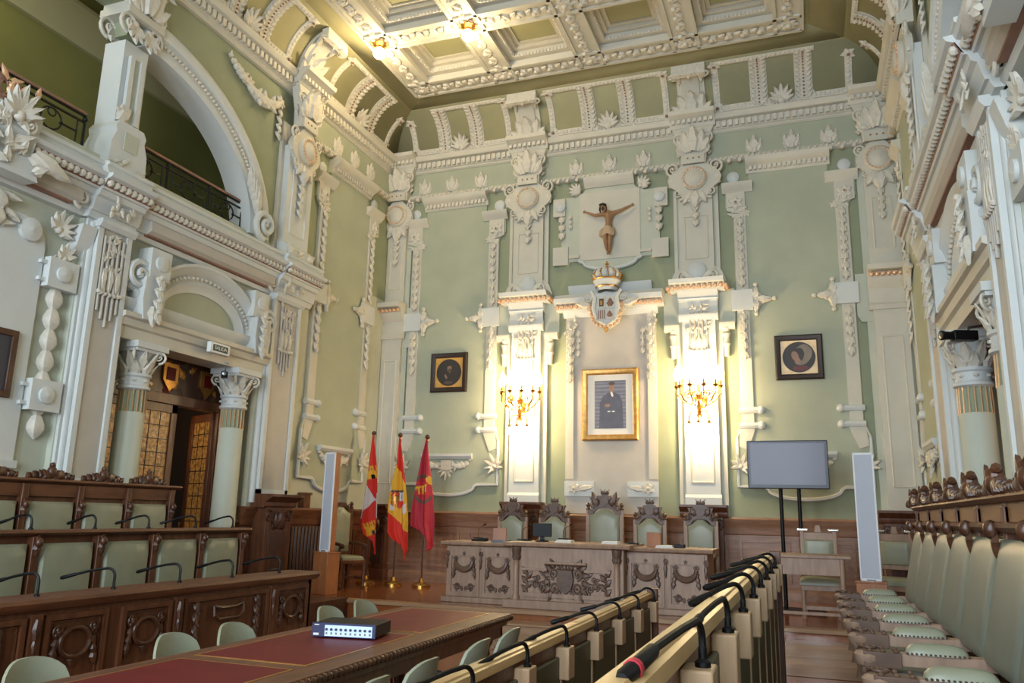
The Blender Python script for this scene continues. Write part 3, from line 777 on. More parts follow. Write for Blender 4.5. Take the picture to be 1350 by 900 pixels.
# ================================================================== side walls: ledge with pearls, pilasters, gallery arch, door bay
def side(F, left):
    m = MB(F, mats=('white', 'cream', 'rose', 'relief', 'panel', 'blush'))
    prof = [(4.98, 0), (4.98, .1), (5.03, .13), (5.06, .13), (5.06, .16), (5.22, .2), (5.24, .24), (5.3, .26)]
    prof2 = [(5.3, 0), (5.3, .29), (5.42, .35), (5.44, .4), (5.48, .42), (5.49, .35), (5.53, .32), (5.59, .3), (5.6, .33), (5.64, .33), (5.66, .24), (5.67, 0)]
    m.mould(prof + [(5.3, 0)], YB, 11.05); m.mould(prof2, YB, 11.1)
    m.use('rose').mould([(5.31, .28), (5.33, .31), (5.41, .36), (5.42, .34)], YB, 11.1)
    for a, b in ((6.56, 7.26), (10.1, 11.1)):
        m.use('white').mould(prof + [(5.3, 0)], a, b, TR(0, 0, .07)); m.mould(prof2, a, b, TR(0, 0, .07))
        m.use('rose').mould([(5.31, .35), (5.33, .38), (5.41, .43), (5.42, .41)], a, b)
    m.use('relief')
    for a, b, w in ((2.6, 6.56, .34), (6.56, 7.26, .41), (7.26, 10.1, .34), (10.1, 11.1, .41)): m.beads(a, b, 5.37, w, .046, .085)
    trim(m)
    # scroll-ended strips under the ledge
    for a, b in ((3.0, 6.4), (7.45, 10.0)):
        m = MB(F, mats=('blush', 'rose', 'relief'))
        m.mould([(5.06, .14), (5.06, .2), (5.1, .25), (5.22, .25), (5.24, .2)], a, b)
        m.use('rose').box(a, 5.035, .13, b - .1, 5.06, .2); m.use('relief').scroll(TR(b + .02, 5.14, .18), .12, -1)
        trim(m)
    # lower pilasters
    for c, h in ((6.97, .25), (10.47, .36)):
        m = MB(F, mats=('white', 'cream', 'blush', 'relief', 'rose', 'panel'))
        m.use('panel').box(c - h - .12, 1.6 if c > 9 else .5, 0, c + h + .12, 5.0, .08)
        m.use('white')
        for sg in (-1, 1): m.lathe([(.05, 0), (.05, 3.2)], 10, Matrix.Translation((c + sg * (h + .02), 1.75, .1)) @ Matrix.Rotation(-PI / 2, 4, 'X'))
        m.use('blush').box(c - h + .06, 1.75, 0, c + h - .06, 5.0, .17)
        m.use('white').box(c - h, 1.7, 0, c - h + .07, 5.0, .2); m.box(c + h - .07, 1.7, 0, c + h, 5.0, .2); m.box(c - h, 1.7, 0, c + h, 1.95, .2)
        fluted_drop(m, c, .17, 4.92, 3.72)
        m.use('white').mould([(4.9, .1), (4.9, .22), (4.95, .26), (5.0, .26), (5.0, .1)], c - h - .02, c + h + .02)
        m.use('relief').mess(TR(c, 5.15, .3), h * 1.4, .16, 10, .11, 8)
        trim(m)
    # upper pilaster by the corner
    c = 10.55
    m = MB(F, mats=('white', 'cream', 'relief', 'gilt', 'rose', 'panel'))
    m.use('cream').box(c - .42, 5.6, 0, c + .42, 8.0, .06); m.use('white').box(c - .34, 5.6, 0, c + .34, 7.6, .17)
    framing(m, c - .2, 6.1, c + .2, 7.2, .17, .02)
    m.use('white').mould([(5.66, .1), (5.66, .28), (5.82, .28), (5.9, .2), (5.9, .1)], c - .38, c + .38)
    m.use('relief').husks(c, 7.3, 6.4, .18, .2, .15); m.rosette(TR(c, 5.76, .28), .1, 6)
    for sg in (-1, 1): m.leaf(TR(c + sg * .2, 5.7, .28, -sg * .9), .24, .12, .08)
    cartouche(m, c, 7.6, .16, .8, .84); bracket(m, c, .1)
    trim(m)
    # gallery column
    c = 7.05
    m = MB(F, mats=('white', 'cream', 'relief', 'rose', 'panel'))
    m.use('white').box(c - .19, 5.8, -.3, c + .19, 7.5, .04); m.use('panel').box(c - .1, 6.35, .02, c + .1, 7.3, .07)
    m.use('white').box(c - .12, 6.4, .05, c - .05, 7.3, .1); m.box(c + .05, 6.4, .05, c + .12, 7.3, .1)
    m.prism([(c - .3, 5.62), (c + .3, 5.62), (c + .28, 6.05), (c + .22, 6.2), (c + .24, 6.28), (c + .19, 6.36), (c - .19, 6.36), (c - .24, 6.28), (c - .22, 6.2), (c - .28, 6.05)], -.32, .14)
    m.use('panel').box(c - .1, 6.0, .12, c + .1, 6.24, .155)
    m.use('relief').mess(TR(c, 5.76, .15), .6, .1, 10, .1, 6); m.leaf(TR(c - .18, 6.36, .08, -.6), .3, .18, .08); m.rosette(TR(c - .14, 6.5, .08), .12, 5)
    for d in (.06, -.28):
        for x in (-.22, .22): m.scroll(TR(c + x, 7.72, d), .14, 1 if x > 0 else -1)
        for x in (-.12, .12): m.palm(TR(c + x, 7.74, d, PI), .3, 5, 1.5, .3, False)
    m.use('cream').box(c - .3, 7.82, -.34, c + .3, 7.92, .16); m.box(c - .26, 7.92, -.34, c + .26, 8.3, .12)
    m.use('relief').acanthus(TR(c, 7.95, .12), .6, .5, .2); m.mess(TR(c, 8.3, .14), .6, .3, 14, .13, 11)
    trim(m)
    # archivolt
    m = MB(F, mats=('white', 'relief', 'cream', 'panel'))
    T0, T1 = -.02, PI / 2
    m.use('white').arch([(-.02, -.34), (-.02, .06), (.06, .08), (.08, .05), (.22, .05), (.24, .1), (.34, .12), (.42, .08), (.44, .0)], 7.15, 5.86, 2.4, 1.74, T0, T1, 36)
    m.use('relief')
    for i in range(56):
        t = (i + .5) / 56 * PI / 2; m.sph((7.15 + 2.56 * cos(t), 5.86 + 1.9 * sin(t), .06), (.03, .03, .03), 6, 4)
    m.use('white').scroll(TR(9.74, 6.0, .12), .24, -1, 1.6, .25); m.use('relief')
    for k in range(4): m.leaf(TR(9.6 - .04 * k, 6.15 + .1 * k, .1, .3 + .12 * k), .42, .18, .12, .1)
    # beam over the open bay to the left
    m.use('cream').mould([(7.98, -.34), (7.98, .05), (8.08, .08), (8.12, .12), (8.2, .12), (8.2, 0)], YB, 6.5)
    # spandrel swag
    m.use('relief').swag((8.75, 8.4, .03), (9.25, 8.15, .03), .05, .07, n=8); m.swag((9.2, 8.16, .03), (10.0, 8.26, .03), .16, .1, n=14); m.husks(10.02, 8.3, 7.5, .02, .16, .14)
    m.rosette(TR(9.22, 8.2, .03), .14, 6); m.rosette(TR(10.0, 8.28, .03), .13, 6)
    trim(m)
    # door bay: entablature, lunette, scroll brackets
    m = MB(F, mats=('white', 'cream', 'panel', 'relief', 'field'))
    m.use('cream').mould([(3.68, -.3), (3.68, .12), (3.82, .14), (3.84, .18), (3.92, .2), (3.94, .24), (4.0, .24), (4.0, 0)], 7.22, 10.1)
    m.use('white').mould([(4.04, 0), (4.04, .08), (4.08, .12), (4.14, .16), (4.19, .17), (4.19, 0)], 7.2, 10.1)
    ha = [(8.72 + .8 * cos(PI * i / 20), 4.19 + .46 * sin(PI * i / 20)) for i in range(21)]
    m.use('mid').prism(ha, -.01, .015)
    m.use('white').arch([(-.06, 0), (-.06, .04), (0, .05), (.06, .09), (.1, .06), (.17, .08), (.19, .12), (.27, .16), (.29, .18), (.33, .18), (.33, 0)], 8.72, 4.19, .8, .46, 0, PI, 28)
    m.use('relief')
    for i in range(34): t = (i + .5) / 34 * PI; m.sph((8.72 + .935 * cos(t), 4.19 + .595 * sin(t), .1), .026, 6, 4)
    for c, sg in ((7.62, 1), (9.82, -1)):
        m.use('white').box(c - .1 if sg > 0 else c - .24, 4.5, 0, c + .24 if sg > 0 else c + .1, 4.9, .24); m.lathe([(.1, 0), (.1, .03), (0, .05)], 14, TR(c + sg * .07, 4.72, .24))
        m.lathe([(.2, 0), (.2, .1), (.17, .13), (0, .13)], 20, TR(c - sg * .2, 4.5, .02)); m.scroll(TR(c - sg * .2, 4.5, .12), .23, sg, 1.8, .24)
        m.prism([(c - .14, 3.95), (c + .14, 3.95), (c + .18, 4.2), (c + .16, 4.5), (c - .16, 4.5), (c - .18, 4.2)], 0, .26)
        m.use('relief').husks(c + sg * .04, 4.52, 3.9, .27, .2, .15); m.leaf(TR(c, 4.12, .26, PI), .26, .16, .08)
    trim(m)
    # wall panel with rounded head and husk strip, nearer the camera
    m = MB(F, mats=('white', 'cream', 'relief', 'panel', 'blush'))
    pts = [(2.2, 2.06), (6.18, 2.06), (6.18, 4.45)] + [(5.88 + .3 * cos(t), 4.45 + .3 * sin(t)) for t in (.4, .8, 1.2, PI / 2)] + [(2.2, 4.75)]
    m.use('white').prism(pts, 0, .05); m.box(2.2, 2.02, 0, 6.2, 2.1, .09)
    m.use('relief').husks(6.4, 4.06, 2.2, .03, .26, .24)
    for v in (4.2, 2.82): m.use('white').box(6.2, v - .17, 0, 6.58, v + .17, .14); m.box(6.12, v + .08, 0, 6.24, v + .12, .1); m.box(6.12, v - .12, 0, 6.24, v - .08, .1); m.lathe([(.09, 0), (.09, .03), (0, .05)], 14, TR(6.38, v, .14))
    m.use('relief').palm(TR(6.4, 4.4, .08), .2, 5, 2.2, .3); m.palm(TR(6.3, 4.72, .04, -.5), .26, 7, 3, .3, False)
    m.use('white').lathe([(.13, 0), (.13, .05), (0, .08)], 16, TR(5.95, 4.6, .05)); m.use('relief').mess(TR(5.5, 4.75, .05), .4, .4, 12, .16, 3); m.husks(5.55, 4.9, 4.4, .08, .24, .18)
    m.use('relief').mess(TR(5.3, 5.35, .4), .7, .6, 26, .18, 7); m.palm(TR(5.35, 5.6, .42), .34, 7, 2.6, .3); m.leaf(TR(5.6, 5.3, .42, -1.9), .5, .2, .1)
    m.use('rose').mess(TR(5.35, 5.86, .34), .5, .24, 14, .12, 9); m.use('gilt').mess(TR(5.4, 5.9, .36), .5, .2, 10, .12, 21); m.use('white').prism([(5.0, 5.0), (5.7, 5.0), (5.6, 5.3), (5.66, 5.7), (5.1, 5.7)], .2, .4)
    m.use('white').box(6.62, 1.6, 0, 6.7, 5.0, .12); m.mould([(4.5, 0), (4.5, .08), (4.62, .14), (4.86, .2), (4.86, 0)], 6.5, 6.7)
    trim(m)
    # side columns with corinthian capitals
    for c in (7.74, 9.65):
        w = -.03
        root = thing('column', ('pale green fluted column %s the %s doorway' % ('on the near side of' if c < 8 else 'on the far side of', 'left' if left else 'right')), 'column', F(c, 0, w), 0, 'columns beside the doorways')
        q = MB(None, mats=('panel', 'cream', 'gilt', 'field')); z0 = .46 if left else .6
        q.use('panel').lathe([(.178, z0 + .3), (.17, 2.8), (.166, 2.81)], 28); q.use('field').lathe([(.166, 2.81), (.162, 3.1)], 96, flute=18, fd=.12)
        q.use('gilt')
        for i in range(18): a = 2 * PI * (i + .0) / 18; q.cyl((.168 * cos(a), .168 * sin(a), 2.8), (.163 * cos(a), .163 * sin(a), 3.1), .0075, 5)
        q.use('cream').lathe([(.25, z0), (.25, z0 + .12), (.22, z0 + .14), (.23, z0 + .2), (.2, z0 + .24), (.178, z0 + .32)], 24); q.build('shaft', root)
        q = MB(None, mats=('white', 'relief', 'cream'))
        q.lathe([(.16, 3.08), (.2, 3.1), (.2, 3.13), (.178, 3.15), (.178, 3.24), (.2, 3.26), (.2, 3.29), (.15, 3.3), (.165, 3.45), (.21, 3.56), (.22, 3.6)], 24)
        q.use('relief')
        for ring, (z, r, L, n) in enumerate(((3.28, .165, .17, 8), (3.35, .17, .23, 8))):
            for i in range(n):
                a = 2 * PI * (i + .5 * ring) / n
                q.leaf(Matrix.Rotation(a, 4, 'Z') @ Matrix.Translation((r, 0, z)) @ Matrix.Rotation(PI / 2, 4, 'Z') @ Matrix.Rotation(PI / 2, 4, 'X'), L, .13, .05, .09)
        for i in range(4):
            a = PI / 4 + PI / 2 * i
            q.scroll(Matrix.Rotation(a, 4, 'Z') @ Matrix.Translation((.26, -.02, 3.53)) @ Matrix.Rotation(PI / 2, 4, 'X'), .085, 1)
        for i in range(8): a = 2 * PI * i / 8; q.sph((.18 * cos(a), .18 * sin(a), 3.2), (.03, .03, .02), 6, 4)
        q.use('white').box(-.26, -.26, 3.6, .26, .26, 3.68); q.box(-.23, -.23, 3.56, .23, .23, 3.6)
        q.build('capital', root)
side(FL, True); side(FR, False)
m = MB(FL, mats=('wood',)); m.box(11.42, 1.69, 0, 11.6, 1.92, .12); m.box(11.4, 1.9, 0, 11.62, 1.94, .14); trim(m, .005)
# ================================================================== doors, gallery rails, signs
def rotz(px, py, a):                                     # rotation about a vertical axis, as matrix
    return Matrix.Translation((px, py, 0)) @ Matrix.Rotation(a, 4, 'Z')

def door_leaf(name, loc, rz, W, Hh):
    root = bpy.data.objects.new(name, None); C.objects.link(root); root.location = loc; root.rotation_euler = (0, 0, rz); struct(root)
    m = MB(mats=('wood', 'woodd'))                        # leaf runs along local +y, thickness in x
    for a, b, c, d in ((0, .11, 0, Hh), (W - .11, W, 0, Hh), (0, W, 0, .16), (0, W, .95, 1.07), (0, W, Hh - .12, Hh)): m.box(-.03, a, c, .03, b, d)
    m.use('woodd').box(-.015, .1, .15, .015, W - .1, .96)
    m.use('wood').box(-.028, .18, .25, .028, W - .18, .86)
    m.build('leaf_frame', root, .006)
    g = MB(mats=('amber', 'iron'))
    g.box(-.008, .1, 1.06, .008, W - .1, Hh - .11); g.use('iron')
    n = 9
    for i in range(1, n): z = 1.07 + (Hh - 1.19) * i / n; g.box(-.013, .1, z - .006, .013, W - .1, z + .006)
    k = max(3, int(W / .2))
    for i in range(1, k): y = .1 + (W - .2) * i / k; g.box(-.013, y - .005, 1.06, .013, y + .005, Hh - .11)
    g.build('leaded_glass', root)
    h = MB(mats=('brass',)); h.cyl((-.07, W - .06, 1.02), (-.07, W - .06, 1.24), .012); h.cyl((-.07, W - .06, 1.05), (0, W - .06, 1.05), .01); h.cyl((-.07, W - .06, 1.21), (0, W - .06, 1.21), .01)
    h.build('door_handle', root)
for k, (F, sx) in enumerate(((FL, 1), (FR, -1))):
    X0 = XL - .42 if k == 0 else XR + .42
    m = MB(F, mats=('woodd', 'wood'))
    m.use('woodd'); m.box(7.22, 3.08, -.5, 10.05, 3.74, -.47)
    m.use('wood'); m.box(7.22, 0, -.5, 7.6, 3.06, -.36); m.box(9.74, 0, -.5, 10.05, 3.06, -.36); m.box(7.22, 3.06, -.52, 10.05, 3.2, -.36)
    struct(m.build('door_%d' % (k + 1), bev=.006))
    m = MB(F, mats=('woodd', 'gold', 'red', 'carve', 'fgrn'))   # painted overdoor panel
    m.box(7.25, 3.2, -.47, 10.04, 3.7, -.44); rnd = random.Random(3)
    for i in range(46):
        m.use(rnd.choice(['gold', 'red', 'carve', 'gold', 'fgrn', 'woodd'])); x = rnd.uniform(7.3, 9.7); z = rnd.uniform(3.25, 3.66); r = rnd.uniform(.05, .13)
        m.leaf(TR(x, z, -.44, rnd.uniform(0, 6.28)), r * 1.5, r, .02)
    for c in (8.75, 9.5): m.use('gold').prism([(c - .14, 3.64), (c + .14, 3.64), (c + .14, 3.4), (c, 3.24), (c - .14, 3.4)], -.44, -.41); m.use('red').box(c - .08, 3.4, -.41, c + .08, 3.58, -.4)
    struct(m.build('door_%d' % (k + 3)))
    door_leaf('door_5' if k == 0 else 'door_7', (X0, 7.6, .2), 0, 1.33, 2.86)
    door_leaf('door_6' if k == 0 else 'door_8', (X0, 9.74, .2), PI - sx * 2.0, .78, 2.86)
    m = MB(F, mats=('woodd', 'ply')); m.box(7.0, 3.3, -2.4, 10.0, 3.4, -.55); m.use('ply').box(8.9, 3.1, -1.5, 9.8, 3.3, -1.45); struct(m.build('door_9'))

def railing(F, a, b, label):
    root = thing('iron_railing', label, 'railing', F(a, 5.87, -.12), 0, 'gallery railings')
    fr = F(a, 5.87, -.12); q = MB(None, mats=('iron',))
    P = lambda y, z, d=0: (d, y, z)
    L = b - a
    for z in (.03, .34, .42): q.box(-.012, 0, z, .012, L, z + .022)
    n = max(1, round(L / .85)); d = L / n
    for i in range(n + 1): q.cyl((0, min(L, d * i), 0), (0, min(L, d * i), .44), .018, 8); q.sph((0, min(L, d * i), .39), .035, 8, 5)
    q.build('frame', root)
    for i in range(n):
        q = MB(None, mats=('iron',)); c = d * (i + .5)
        q.tube([(0, c + .14 * cos(t * PI / 9), .19 + .13 * sin(t * PI / 9)) for t in range(19)], .011, 6)
        q.tube([(0, c + .055 * cos(t * PI / 6), .27 + .05 * sin(t * PI / 6)) for t in range(13)], .01, 6)
        for sg in (-1, 1):
            q.cyl((0, c + sg * .14, .19), (0, c + sg * (d / 2 - .1), .19), .012, 6); q.cyl((0, c + sg * (d / 2 - .1), .04), (0, c + sg * (d / 2 - .1), .35), .01, 6)
            q.sph((0, c + sg * .14, .19), .025, 6, 4)
        q.build('scrollwork', root)
    q = MB(None, mats=('rose',)); q.box(-.03, 0, .44, .03, L, .475); q.build('handrail', root, .008)
railing(FL, 3.0, 6.58, 'black iron railing of the left gallery, in front of the column')
railing(FL, 7.14, 9.6, 'black iron railing of the left gallery, under the arch behind the column')
railing(FR, 7.14, 9.6, 'black iron railing of the right gallery')

# exit sign over the left doorway
F = FL
t = thing('exit_sign', 'small white exit sign over the left doorway', 'sign', FL(8.86, 3.76, .29))
q = MB(None, mats=('exit',)); q.box(-.05, -.2, 0, .02, .2, .15); q.build('casing', t, .01)
q = MB(None, mats=('exitg',)); q.box(.02, -.15, .03, .024, .15, .12); q.build('green_panel', t)
cu = bpy.data.curves.new('lettering', 'FONT'); cu.body = 'SALIDA'; cu.size = .075; cu.extrude = .001; cu.align_x = 'CENTER'; cu.align_y = 'CENTER'
tmp = bpy.data.objects.new('tmp', cu); C.objects.link(tmp); dg = bpy.context.evaluated_depsgraph_get(); dg.update(); lm = bpy.data.meshes.new_from_object(tmp.evaluated_get(dg)); bpy.data.objects.remove(tmp)
o = bpy.data.objects.new('lettering', lm); C.objects.link(o); o.parent = t; o.location = (.027, 0, .075); o.rotation_euler = (PI / 2, 0, PI / 2); lm.materials.clear(); lm.materials.append(M['paper'])

def camera_thing(name, label, cat, loc, rz, L, r):
    t = thing(name, label, cat, loc, rz)
    q = MB(mats=('black',)); q.box(-L * .5, -r, -r * .9, L * .2, r, r * .9); q.lathe([(r * .75, 0), (r * .8, L * .2), (r * .95, L * .34), (0, L * .34)], 14, Matrix.Translation((L * .2, 0, 0)) @ Matrix.Rotation(PI / 2, 4, 'Y')); q.build('housing', t, r * .15)
    q = MB(mats=('metal',)); q.lathe([(r * .6, 0), (0, r * .1)], 14, Matrix.Translation((L * .54, 0, 0)) @ Matrix.Rotation(PI / 2, 4, 'Y')); q.build('lens', t)
    q = MB(mats=('metal',)); q.tube([(-L * .3, 0, 0), (-L * .3, 0, r * 1.6), (-L * .7, 0, r * 2), (-L * .7, 0, .2)], r * .3, 8); q.box(-L * .7 - .05, -.04, .18, -L * .7 + .05, .04, .2); q.build('bracket', t)
    return t
camera_thing('security_camera', 'small black camera beside the far column capital of the left doorway', 'camera', FL(9.12, 3.52, .2), -.9, .22, .045)
camera_thing('security_camera', 'black camera on a grey bracket in front of the right doorway column', 'camera', FR(8.85, 3.5, .2), PI + .35, .34, .055)

# dark framed picture at the left edge
t = thing('framed_picture', 'dark framed picture on the left wall at the edge of the view', 'picture', FL(5.5, 3.1, .06))
q = MB(mats=('woodd',)); q.box(0, -.5, -.36, .04, .5, -.29); q.box(0, -.5, .29, .04, .5, .36); q.box(0, -.5, -.3, .04, -.43, .3); q.box(0, .43, -.3, .04, .5, .3); q.build('frame', t, .008)
q = MB(mats=('bezel',)); q.box(0, -.43, -.29, .02, .43, .29); q.build('canvas', t)

# ================================================================== pictures on the far wall
def dk(name, col): M[name] = mat(name, col, .5, var=.12, vscale=9)
dk('paint_dark', (52, 46, 44)); dk('paint_flesh', (150, 118, 100)); dk('paint_red', (104, 48, 48)); dk('paint_veil', (128, 116, 102)); dk('paint_gold', (208, 158, 78)); dk('paint_pale', (244, 214, 170)); dk('paint_slate', (112, 114, 132)); dk('paint_suit', (86, 88, 106)); dk('reflected_stripe', (134, 136, 152)); dk('frame_dark', (46, 32, 28)); dk('paint_beard', (92, 74, 62))
def frame_ring(q, W, Hh, b, d):
    prof = [(0, 0), (0, d * .7), (b * .25, d), (b * .7, d * .85), (b, d * .5), (b, 0)]
    # rectangular mitred frame swept round the edge; local: x right, z up, -y out
    cs = [(-W / 2, -Hh / 2), (W / 2, -Hh / 2), (W / 2, Hh / 2), (-W / 2, Hh / 2)]; vs = []; fs = []; n = len(prof)
    for x, z in cs:
        sx, sz = (1 if x < 0 else -1), (1 if z < 0 else -1)
        for r, h in prof: vs.append((x + sx * r, -h, z + sz * r))
    for i in range(4):
        for j in range(n - 1): a = i * n + j; b2 = ((i + 1) % 4) * n + j; fs.append((a, b2, b2 + 1, a + 1))
    q.add(vs, fs)
def ell(q, cx, cz, rx, rz, y, n=28, rot=0.):
    pts = [(cx + rx * cos(2 * PI * i / n) * cos(rot) - rz * sin(2 * PI * i / n) * sin(rot), y, cz + rx * cos(2 * PI * i / n) * sin(rot) + rz * sin(2 * PI * i / n) * cos(rot)) for i in range(n)]
    q.add([(p[0], y, p[2]) for p in pts] + [(p[0], y + .003, p[2]) for p in pts], [tuple(range(n)), tuple(range(n, 2 * n))[::-1]] + [(i, (i + 1) % n, n + (i + 1) % n, n + i) for i in range(n)])
def roundel(label, u, z, W, matte, woman):
    t = thing('framed_portrait', label, 'picture', FE(u, z, .065))
    q = MB(mats=('frame_dark',)); frame_ring(q, W, W, W * .125, .06); q.build('frame', t)
    q = MB(mats=(matte,)); h = W * .385; q.box(-h, -.02, -h, h, 0, h); q.build('mount', t)
    q = MB(mats=('paint_dark',)); r = W * .335
    q.lathe([(r * 1.02, .018), (r * 1.02, .028), (r * .95, .028), (r * .95, .022), (0, .022)], 36, Matrix.Rotation(PI / 2, 4, 'X'))
    y = -.024
    if woman:
        q.use('paint_veil'); ell(q, .06, .04, .14, .19, y, rot=-.5); q.use('paint_dark'); ell(q, -.01, .03, .09, .13, y - .002, rot=-.3)
        q.use('paint_flesh'); ell(q, -.06, .02, .055, .085, y - .004, rot=.3); ell(q, -.02, -.06, .045, .07, y - .003, rot=.5)
        q.use('paint_red'); ell(q, .03, -.19, .13, .045, y - .002)
    else:
        q.use('paint_flesh'); ell(q, .01, .08, .045, .07, y - .003); q.use('paint_beard'); ell(q, .02, .03, .035, .05, y - .005)
        q.use('paint_dark'); ell(q, .01, .15, .05, .025, y - .005); q.use('paint_flesh'); ell(q, -.06, -.08, .02, .05, y - .003, rot=.5)
        q.use('paint_beard'); ell(q, 0, -.2, .1, .03, y - .002)
    q.build('painting', t)
roundel('square dark framed round portrait of a bearded man, gold mount, left of the portrait print', -3.2, 4.33, .77, 'paint_gold', False)
roundel('square dark framed round portrait with pale cream mount, above the television', 3.22, 4.33, .76, 'paint_pale', True)
t = thing('framed_portrait', 'large gold framed portrait print with white mount in the wall niche', 'picture', FE(.0, 3.62, .075))
q = MB(mats=('goldframe',)); frame_ring(q, 1.03, 1.29, .105, .075); q.build('frame', t)
q = MB(mats=('paper',)); q.box(-.42, -.02, -.55, .42, 0, .55); q.build('mount', t)
q = MB(mats=('paint_slate', 'paint_suit', 'paint_flesh', 'paper', 'reflected_stripe', 'paint_beard'))
q.box(-.285, -.024, -.43, .285, -.018, .43)
q.use('reflected_stripe')
for i in range(13): z = -.4 + .065 * i; q.box(-.285, -.026, z, .285, -.022, z + .016 + .01 * (i % 3))  # reflected stripes, put on the print as paler coloured bars
q.use('paint_suit'); P = [(-.2, -.43), (.24, -.43), (.22, .05), (.17, .16), (.09, .21), (-.04, .21), (-.13, .15), (-.19, .02)]
n = len(P); q.add([(x, -.027, z) for x, z in P] + [(x, -.029, z) for x, z in P], [tuple(range(n)), tuple(range(n, 2 * n))] + [(i, (i + 1) % n, n + (i + 1) % n, n + i) for i in range(n)])
q.use('paint_flesh'); ell(q, .03, .31, .055, .08, -.033); ell(q, .03, .23, .03, .04, -.031); ell(q, -.05, -.02, .05, .03, -.033)
q.use('paint_beard'); ell(q, .03, .375, .055, .03, -.036)
q.use('paper'); ell(q, .035, .18, .02, .05, -.034, rot=.3); ell(q, -.02, -.13, .03, .012, -.034); ell(q, .06, -.13, .03, .012, -.034)
q.build('print', t)

# ================================================================== carved figure (arms outstretched)
def skin_mesh(verts, edges, radii, sub=2):
    me = bpy.data.meshes.new('tmp'); me.from_pydata(verts, edges, []); o = bpy.data.objects.new('tmp', me); C.objects.link(o)
    o.modifiers.new('s', 'SKIN'); ss = o.modifiers.new('u', 'SUBSURF'); ss.levels = sub; ss.render_levels = sub
    for i, r in enumerate(radii): d = me.skin_vertices[0].data[i]; d.radius = r if isinstance(r, tuple) else (r, r); d.use_root = (i == 0)
    dg = bpy.context.evaluated_depsgraph_get(); dg.update()
    res = bpy.data.meshes.new_from_object(o.evaluated_get(dg)); bpy.data.objects.remove(o)
    for p in res.polygons: p.use_smooth = True
    return res
t = thing('carved_figure', 'carved and painted figure with outstretched arms on the upper central panel', 'sculpture', FE(0, 6.4, .19))
V = []; E_ = []; R_ = []
def jt(x, y, z, r, par=None):
    V.append((x, y, z)); R_.append(r)
    if par is not None: E_.append((par, len(V) - 1))
    return len(V) - 1
pel = jt(0, 0, .49, (.075, .06)); wst = jt(.01, -.005, .585, (.06, .05), pel); cht = jt(.015, -.02, .72, (.085, .062), wst); nk0 = jt(.01, -.015, .81, (.045, .04), cht)
nck = jt(-.03, -.04, .845, .03, nk0); hd0 = jt(-.065, -.07, .865, .05, nck); hd1 = jt(-.085, -.08, .925, .053, hd0); hd2 = jt(-.09, -.078, .962, .035, hd1)
for sg, hz, ez in ((-1, .885, .80), (1, .93, .855)):
    sh = jt(sg * .09, -.01, .80, .042, nk0); el = jt(sg * .26, .0, ez, .028, sh); fo = jt(sg * .32, .005, ez + (hz - ez) * .36, .026, el); wr = jt(sg * .415, .03, hz, .017, fo); pa = jt(sg * .45, .035, hz + .008, (.02, .012), wr)
    for k in range(4):
        f1 = jt(sg * (.472 - .003 * abs(k - 1)), .022, hz + .026 - .012 * k, .0055, pa); jt(sg * (.49 - .006 * abs(k - 1)), .0, hz + .024 - .012 * k, .0045, f1)
    th = jt(sg * .452, .015, hz + .034, .006, pa); jt(sg * .464, -.004, hz + .038, .005, th)
for sg in (-1, 1):
    hp = jt(sg * .05, -.005, .44, .06, pel); kn = jt(sg * .04, -.075, .255, .04, hp); cf = jt(sg * .035, -.03, .17, .038, kn); an = jt(sg * .018 , .02 - .01 * (sg > 0), .065, .021, cf); tn = jt(sg * .012, -.03 - .03 * (sg > 0), .015, (.022, .014), an); jt(sg * .01, -.055 - .03 * (sg > 0), -.01, (.02, .01), tn)
me = skin_mesh(V, E_, R_); me.materials.append(M['skin']); o = bpy.data.objects.new('body', me); C.objects.link(o); o.parent = t
q = MB(mats=('hair',)); hc = (-.086, -.072, .93)
q.sph((hc[0] + .004, hc[1] + .012, hc[2] + .014), (.06, .062, .06), 14, 9)
for i in range(12): a = 2 * PI * i / 12; q.sph((hc[0] + .06 * cos(a), hc[1] + .06 * sin(a), hc[2] + .03), .014, 6, 4)
for sg in (-1, 1): q.tube([(hc[0] + sg * .05, hc[1] + .02, hc[2]), (hc[0] + sg * .058, hc[1] + .01, hc[2] - .06), (hc[0] + sg * .05 + .01, hc[1], hc[2] - .12)], [.022, .02, .008], 8)
q.sph((hc[0] + .014, hc[1] - .045, hc[2] - .062), (.026, .024, .034), 8, 6); q.build('hair', t)
q = MB(mats=('skin', 'hair')); q.sph((hc[0] + .006, hc[1] - .06, hc[2] - .008), (.01, .018, .018), 8, 6)
q.use('hair')
for sg in (-1, 1): q.sph((hc[0] + sg * .02, hc[1] - .05, hc[2] + .004), (.01, .006, .005), 6, 4)
q.box(hc[0] - .012, hc[1] - .056, hc[2] - .034, hc[0] + .016, hc[1] - .046, hc[2] - .029); q.build('face', t)
q = MB(mats=('cloth',)); vs = []; fs = []
for i in range(24):
    a = 2 * PI * i / 24
    for j, (z, r) in enumerate(((.53, .085), (.5, .096), (.45, .108), (.4, .11), (.365, .1))):
        rr = r * (1 + .07 * sin(5 * a + j)); vs.append((rr * 1.12 * cos(a), rr * .8 * sin(a) - .012, z + .02 * sin(a * 3)))
for i in range(24):
    for j in range(4): a = i * 5 + j; b = ((i + 1) % 24) * 5 + j; fs.append((a, b, b + 1, a + 1))
q.add(vs, fs); q.tube([(-.1, -.03, .5), (-.13, -.04, .45), (-.135, -.03, .37), (-.125, -.02, .34)], [.02, .03, .035, .012], 8); q.build('loincloth', t)

